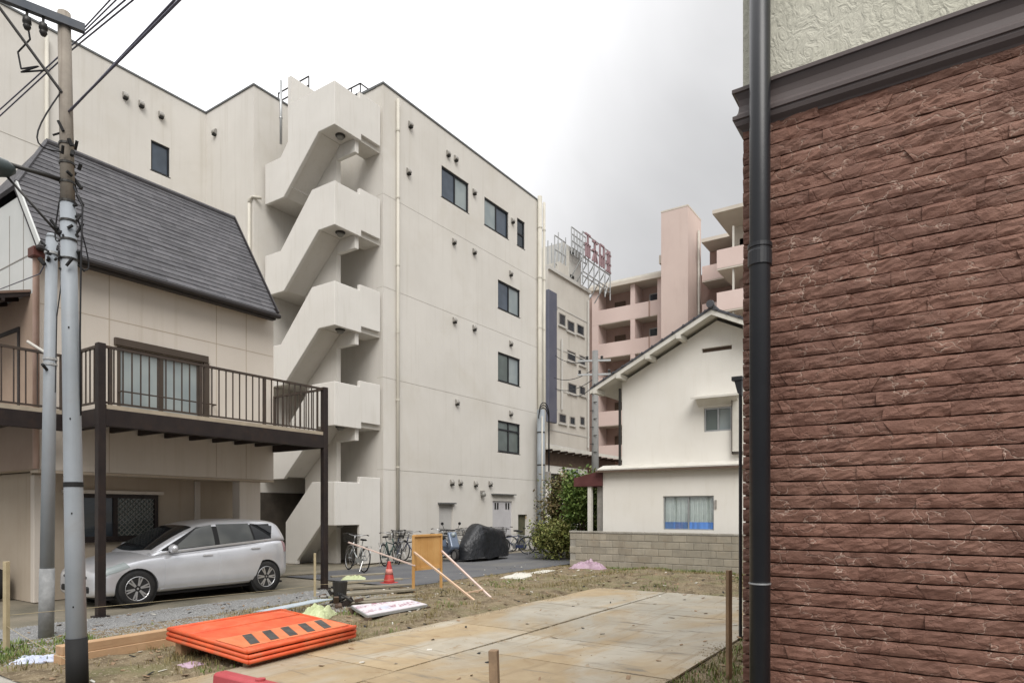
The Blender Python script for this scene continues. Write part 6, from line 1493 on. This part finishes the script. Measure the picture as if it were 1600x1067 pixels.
# ================================================================ shrubs and weeds
def leaf_mat(name, cols, rough=.55):
    m, t, b = nt(name); g = t.nodes.new('ShaderNodeNewGeometry'); p = pos_node(t)
    cr = t.nodes.new('ShaderNodeValToRGB'); el_ = cr.color_ramp.elements
    el_[0].color = (*cols[0], 1); el_[1].color = (*cols[-1], 1)
    for i, c in enumerate(cols[1:-1]): e = el_.new((i + 1) / (len(cols) - 1)); e.color = (*c, 1)
    mx_ = t.nodes.new('ShaderNodeMath'); mx_.operation = 'ADD'; h_ = t.nodes.new('ShaderNodeMath'); h_.operation = 'MULTIPLY'; h_.inputs[1].default_value = .55; t.links.new(g.outputs['Random Per Island'], h_.inputs[0])
    n_ = t.nodes.new('ShaderNodeMath'); n_.operation = 'MULTIPLY'; n_.inputs[1].default_value = .55; t.links.new(noise_node(t, p, 2.2, 3), n_.inputs[0]); t.links.new(h_.outputs[0], mx_.inputs[0]); t.links.new(n_.outputs[0], mx_.inputs[1])
    t.links.new(mx_.outputs[0], cr.inputs[0]); t.links.new(cr.outputs[0], b.inputs['Base Color']); b.inputs['Roughness'].default_value = rough; setspec(b, .35)
    if 'Transmission Weight' in b.inputs: pass
    return m
M['leaf'] = leaf_mat('shrub_leaf', [(.03, .065, .016), (.085, .145, .032), (.15, .22, .05), (.26, .31, .09)]); M['leaf_red'] = leaf_mat('red_tipped_leaf', [(.05, .08, .022), (.11, .13, .04), (.20, .15, .07), (.28, .20, .10)]); M['leaf_yellow'] = leaf_mat('yellow_green_leaf', [(.06, .085, .02), (.11, .14, .03), (.20, .20, .06), (.26, .23, .08)])
M['bark'] = mk('shrub_bark', (.10, .075, .05), (.07, .055, .04), 9, .9, .3)
def shrub(label, base, rx, ry, h, n, mat, seed, z0=.15, size=.07):
    r_ = random.Random(seed); o = thing('shrub', label, 'shrub', base, 'shrubs at the end of the path')
    t = MB(); cl_ = []
    for k in range(7):
        a = r_.uniform(0, 6.28); e = base + Vector((math.cos(a) * rx * r_.uniform(.3, .8), math.sin(a) * ry * r_.uniform(.3, .8), h * r_.uniform(.6, .92)))
        md = base.lerp(e, .5) + Vector((r_.uniform(-.1, .1), r_.uniform(-.1, .1), .15)); t.tube([base, md, e], [.035, .022, .008], 6)
        for j in range(6):
            s_ = base.lerp(e, r_.uniform(.4, 1)); q_ = s_ + Vector((r_.gauss(0, .3) * rx, r_.gauss(0, .3) * ry, r_.uniform(-.05, .2) * h)); t.tube([s_, q_], [.01, .004], 4); cl_.append(q_)
        cl_.append(e)
    t.build('stems', 'bark', o)
    for k in range(26):
        a = r_.uniform(0, 6.28); v = r_.uniform(z0 / h, 1); rr = math.sqrt(max(.05, 1 - (2 * v - .85) ** 2 * .7)) * r_.uniform(.55, 1.0); cl_.append(base + Vector((math.cos(a) * rx * rr, math.sin(a) * ry * rr, v * h)))
    m = MB()
    for i in range(n):
        c = r_.choice(cl_); s_ = r_.uniform(.10, .24); p = c + Vector((r_.gauss(0, s_), r_.gauss(0, s_), r_.gauss(0, s_ * .9)))
        if p.z < .03: p.z = r_.uniform(.03, .3)
        L = size * r_.uniform(.6, 1.5); d = Vector((r_.gauss(0, 1), r_.gauss(0, 1), r_.gauss(.1, .7))).normalized(); s2 = d.cross(Vector((r_.gauss(0, .4), r_.gauss(0, .4), 1))).normalized() * L * .27; up_ = d.cross(s2).normalized() * L * .12
        m.add([p, p + d * L * .45 + s2 + up_, p + d * L, p + d * L * .45 - s2 + up_], [(0, 1, 2), (0, 2, 3)])
    me_ = m.build('foliage', mat, o); return o
shrub('tall green shrub growing between the shed and the white house porch', Vector((-10.2, 19.8, 0)), .85, .8, 2.9, 8500, 'leaf', 3, size=.13)
shrub('red tipped shrub growing beside the apartment building pipes', Vector((-11.7, 20.7, 0)), .8, .7, 2.9, 6000, 'leaf_red', 5, size=.12)
shrub('low yellow green bush at the foot of the taller shrubs', Vector((-11.0, 19.1, 0)), .75, .5, 1.2, 4200, 'leaf_yellow', 8, .05, .11)
shrub('small dark green bush spreading in front of the mossy gate', Vector((-12.6, 21.9, 0)), .6, .5, .8, 1600, 'leaf', 12, .05, .08)
shrub('sparse pale green climber rising by the shed window', Vector((-12.6, 25.5, 0)), .6, .5, 3.3, 1800, 'leaf_yellow', 14, size=.12)
# weeds: dry grass on the soil and green patches
M['dry_grass'] = leaf_mat('dry_grass', [(.10, .085, .03), (.17, .14, .055), (.25, .205, .10), (.32, .27, .15)], .8); M['green_grass'] = leaf_mat('green_weed', [(.05, .085, .02), (.09, .14, .03), (.15, .20, .05), (.22, .25, .09)], .7)
def blades(name, label, cat, mat, spots, hmin, hmax, wid, lay=.9):
    m = MB(); r_ = random.Random(name + label)
    for (x, y, k) in spots:
        z = soil_h(x, y) if x > -9.7 else 0
        for _ in range(k):
            px_, py_ = x + r_.gauss(0, .03), y + r_.gauss(0, .03); h = r_.uniform(hmin, hmax); a = r_.uniform(0, 6.28); b = r_.uniform(.2, lay) * h
            dx, dy = math.cos(a) * b, math.sin(a) * b; wx, wy = -math.sin(a) * wid, math.cos(a) * wid
            m.add([(px_ - wx, py_ - wy, z - .005), (px_ + wx, py_ + wy, z - .005), (px_ + dx * .5 + wx * .7, py_ + dy * .5 + wy * .7, z + h * .65), (px_ + dx * .5 - wx * .7, py_ + dy * .5 - wy * .7, z + h * .65), (px_ + dx, py_ + dy, z + h * .9)], [(0, 1, 2, 3), (3, 2, 4)])
    o = m.build(name, mat, kind='stuff'); o['label'] = label; o['category'] = cat; return o
r5 = random.Random(21); sp1, sp2 = [], []
for i in range(34000):
    x, y = r5.uniform(-9.6, -.8), r5.uniform(2.65, 17.0)
    if PLX0 - .05 < x < PLX1 + .03 and y < PLY1 + .05: continue
    d = blob_noise((x, y, 0), .8) + .5 * blob_noise((x, y, 5), 2.2)
    near = 1 if y < 9 else 0
    if d + r5.uniform(-.25, .25) > .22: sp1.append((x, y, 2 if y > 9 else 3))
    g = blob_noise((x, y, 9), .9)
    if x > -2.2 and y < 9.5 and g + r5.uniform(-.3, .9) > .15: sp2.append((x, y, 3))
    elif x < -8.2 and y < 4 and r5.random() < .45: sp2.append((x, y, 3))
    elif g > .38 and r5.random() < .35: sp2.append((x, y, 2))
for i in range(300): sp2.append((r5.uniform(-10.4, -8.3), 2.62 + abs(r5.gauss(0, .25)), 4))
for i in range(260): sp2.append((r5.uniform(-8.6, -3), 17.05 - abs(r5.gauss(0, .1)), 4))
blades('dry_grass', 'short dry yellowish grass over the bare soil', 'grass', 'dry_grass', sp1, .02, .085, .0045)
blades('green_weeds', 'low green weeds at the edges of the lot', 'weeds', 'green_grass', sp2, .02, .085, .006)
# soil spilled over the edges and joints of the steel plates
def spill():
    r_ = random.Random(33); m = MB(); F = [(0, 2, 4), (2, 1, 4), (1, 3, 4), (3, 0, 4)]
    for i in range(5200):
        k = r_.random(); y = r_.uniform(2.7, 12.4)
        if k < .40: x = -6.1 + abs(r_.gauss(0, .07)); y = r_.uniform(2.7, 12.4)
        elif k < .66: x = -2.2 - abs(r_.gauss(0, .09))
        elif k < .82: x = r_.uniform(-6, -2.2); y = 12.45 - abs(r_.gauss(0, .09))
        elif k < .92: x = -4.62 + r_.gauss(0, .03)
        else: x = r_.uniform(-6, -2.3)
        if blob_noise((x, y, 4), 1.5) + r_.uniform(-.3, .3) < -.1: continue
        s_ = r_.uniform(.006, .02); a = r_.uniform(0, 3.14); ca, sa = math.cos(a), math.sin(a); z = .030
        m.add([(x + (vx * ca - vy * sa) * s_, y + (vx * sa + vy * ca) * s_ * .8, z + vz * s_ * .6) for vx, vy, vz in ((1, 0, 0), (-1, 0, 0), (0, 1, 0), (0, -1, 0), (0, 0, 1))], F)
    o = m.build('spilled_soil', 'clod', kind='stuff'); o['label'] = 'brown soil crumbs spilled over the edges of the steel plates'; o['category'] = 'soil'
# gravel and soil crumbs
M['stone_bit'] = mk('loose_gravel', (.30, .30, .295), (.20, .20, .195), 40, .9, 0); M['clod'] = mk('soil_clod', (.19, .15, .095), (.28, .235, .165), 30, .95, 0)
def pebbles(name, label, cat, mat, n, fx, smin, smax, seed):
    r_ = random.Random(seed); m = MB(); k = 0
    base = [(1, 0, 0), (-1, 0, 0), (0, 1, 0), (0, -1, 0), (0, 0, 1)]; F = [(0, 2, 4), (2, 1, 4), (1, 3, 4), (3, 0, 4)]
    while k < n:
        x, y = fx(r_); 
        if PLX0 - .03 < x < PLX1 + .03 and y < PLY1: 
            k += 1; continue
        z = (soil_h(x, y) if x > -9.7 else 0) - .002; s_ = r_.uniform(smin, smax) * (1 if r_.random() < .9 else 1.6); a = r_.uniform(0, 3.14); ca, sa = math.cos(a), math.sin(a)
        m.add([(x + (vx * ca - vy * sa) * s_ * (.7 + .3 * r_.random()), y + (vx * sa + vy * ca) * s_ * (.6 + .4 * r_.random()), z + vz * s_ * .7) for vx, vy, vz in base], F); k += 1
    o = m.build(name, mat, kind='stuff'); o['label'] = label; o['category'] = cat; return o
pebbles('loose_gravel', 'loose grey gravel on the path along the deck', 'gravel', 'stone_bit', 14000, lambda r_: (r_.uniform(-10.95, -8.1), r_.uniform(2.65, 9.2)), .008, .02, 4)
pebbles('soil_clods', 'small pale clods and crumbs on the bare soil', 'soil', 'clod', 9000, lambda r_: (r_.uniform(-9.6, -.9), r_.uniform(2.65, 17)), .008, .028, 6)
spill()
# scattered litter: flat chips of wood, leaf and paper
def litter():
    r_ = random.Random(51)
    for mt, lab, n in (('sheet_white', 'small pale paper and plaster chips scattered on the lot', 160), ('stake', 'small brown wood chips and dead leaves scattered on the lot', 700), ('rubber', 'small dark scraps scattered on the lot', 260)):
        m = MB(); k = 0
        while k < n:
            x, y = r_.uniform(-10.8, -.9), r_.uniform(2.7, 17)
            if PLX0 - .02 < x < PLX1 + .02 and y < PLY1: 
                if r_.random() < .85: continue
                z = .042
            else: z = (soil_h(x, y) if x > -9.7 else 0) + .008
            k += 1; a = r_.uniform(0, 6.3); L, w = r_.uniform(.015, .055), r_.uniform(.008, .025); u = Vector((math.cos(a), math.sin(a), r_.uniform(-.3, .3))) * L; v = Vector((-math.sin(a), math.cos(a), r_.uniform(-.3, .3))) * w; c = Vector((x, y, z))
            m.prism([c - u - v, c + u - v, c + u * r_.uniform(.5, 1.1) + v, c - u * r_.uniform(.5, 1) + v], (0, 0, .004))
        o = m.build('litter', mt, kind='stuff'); o['label'] = lab; o['category'] = 'litter'
litter()
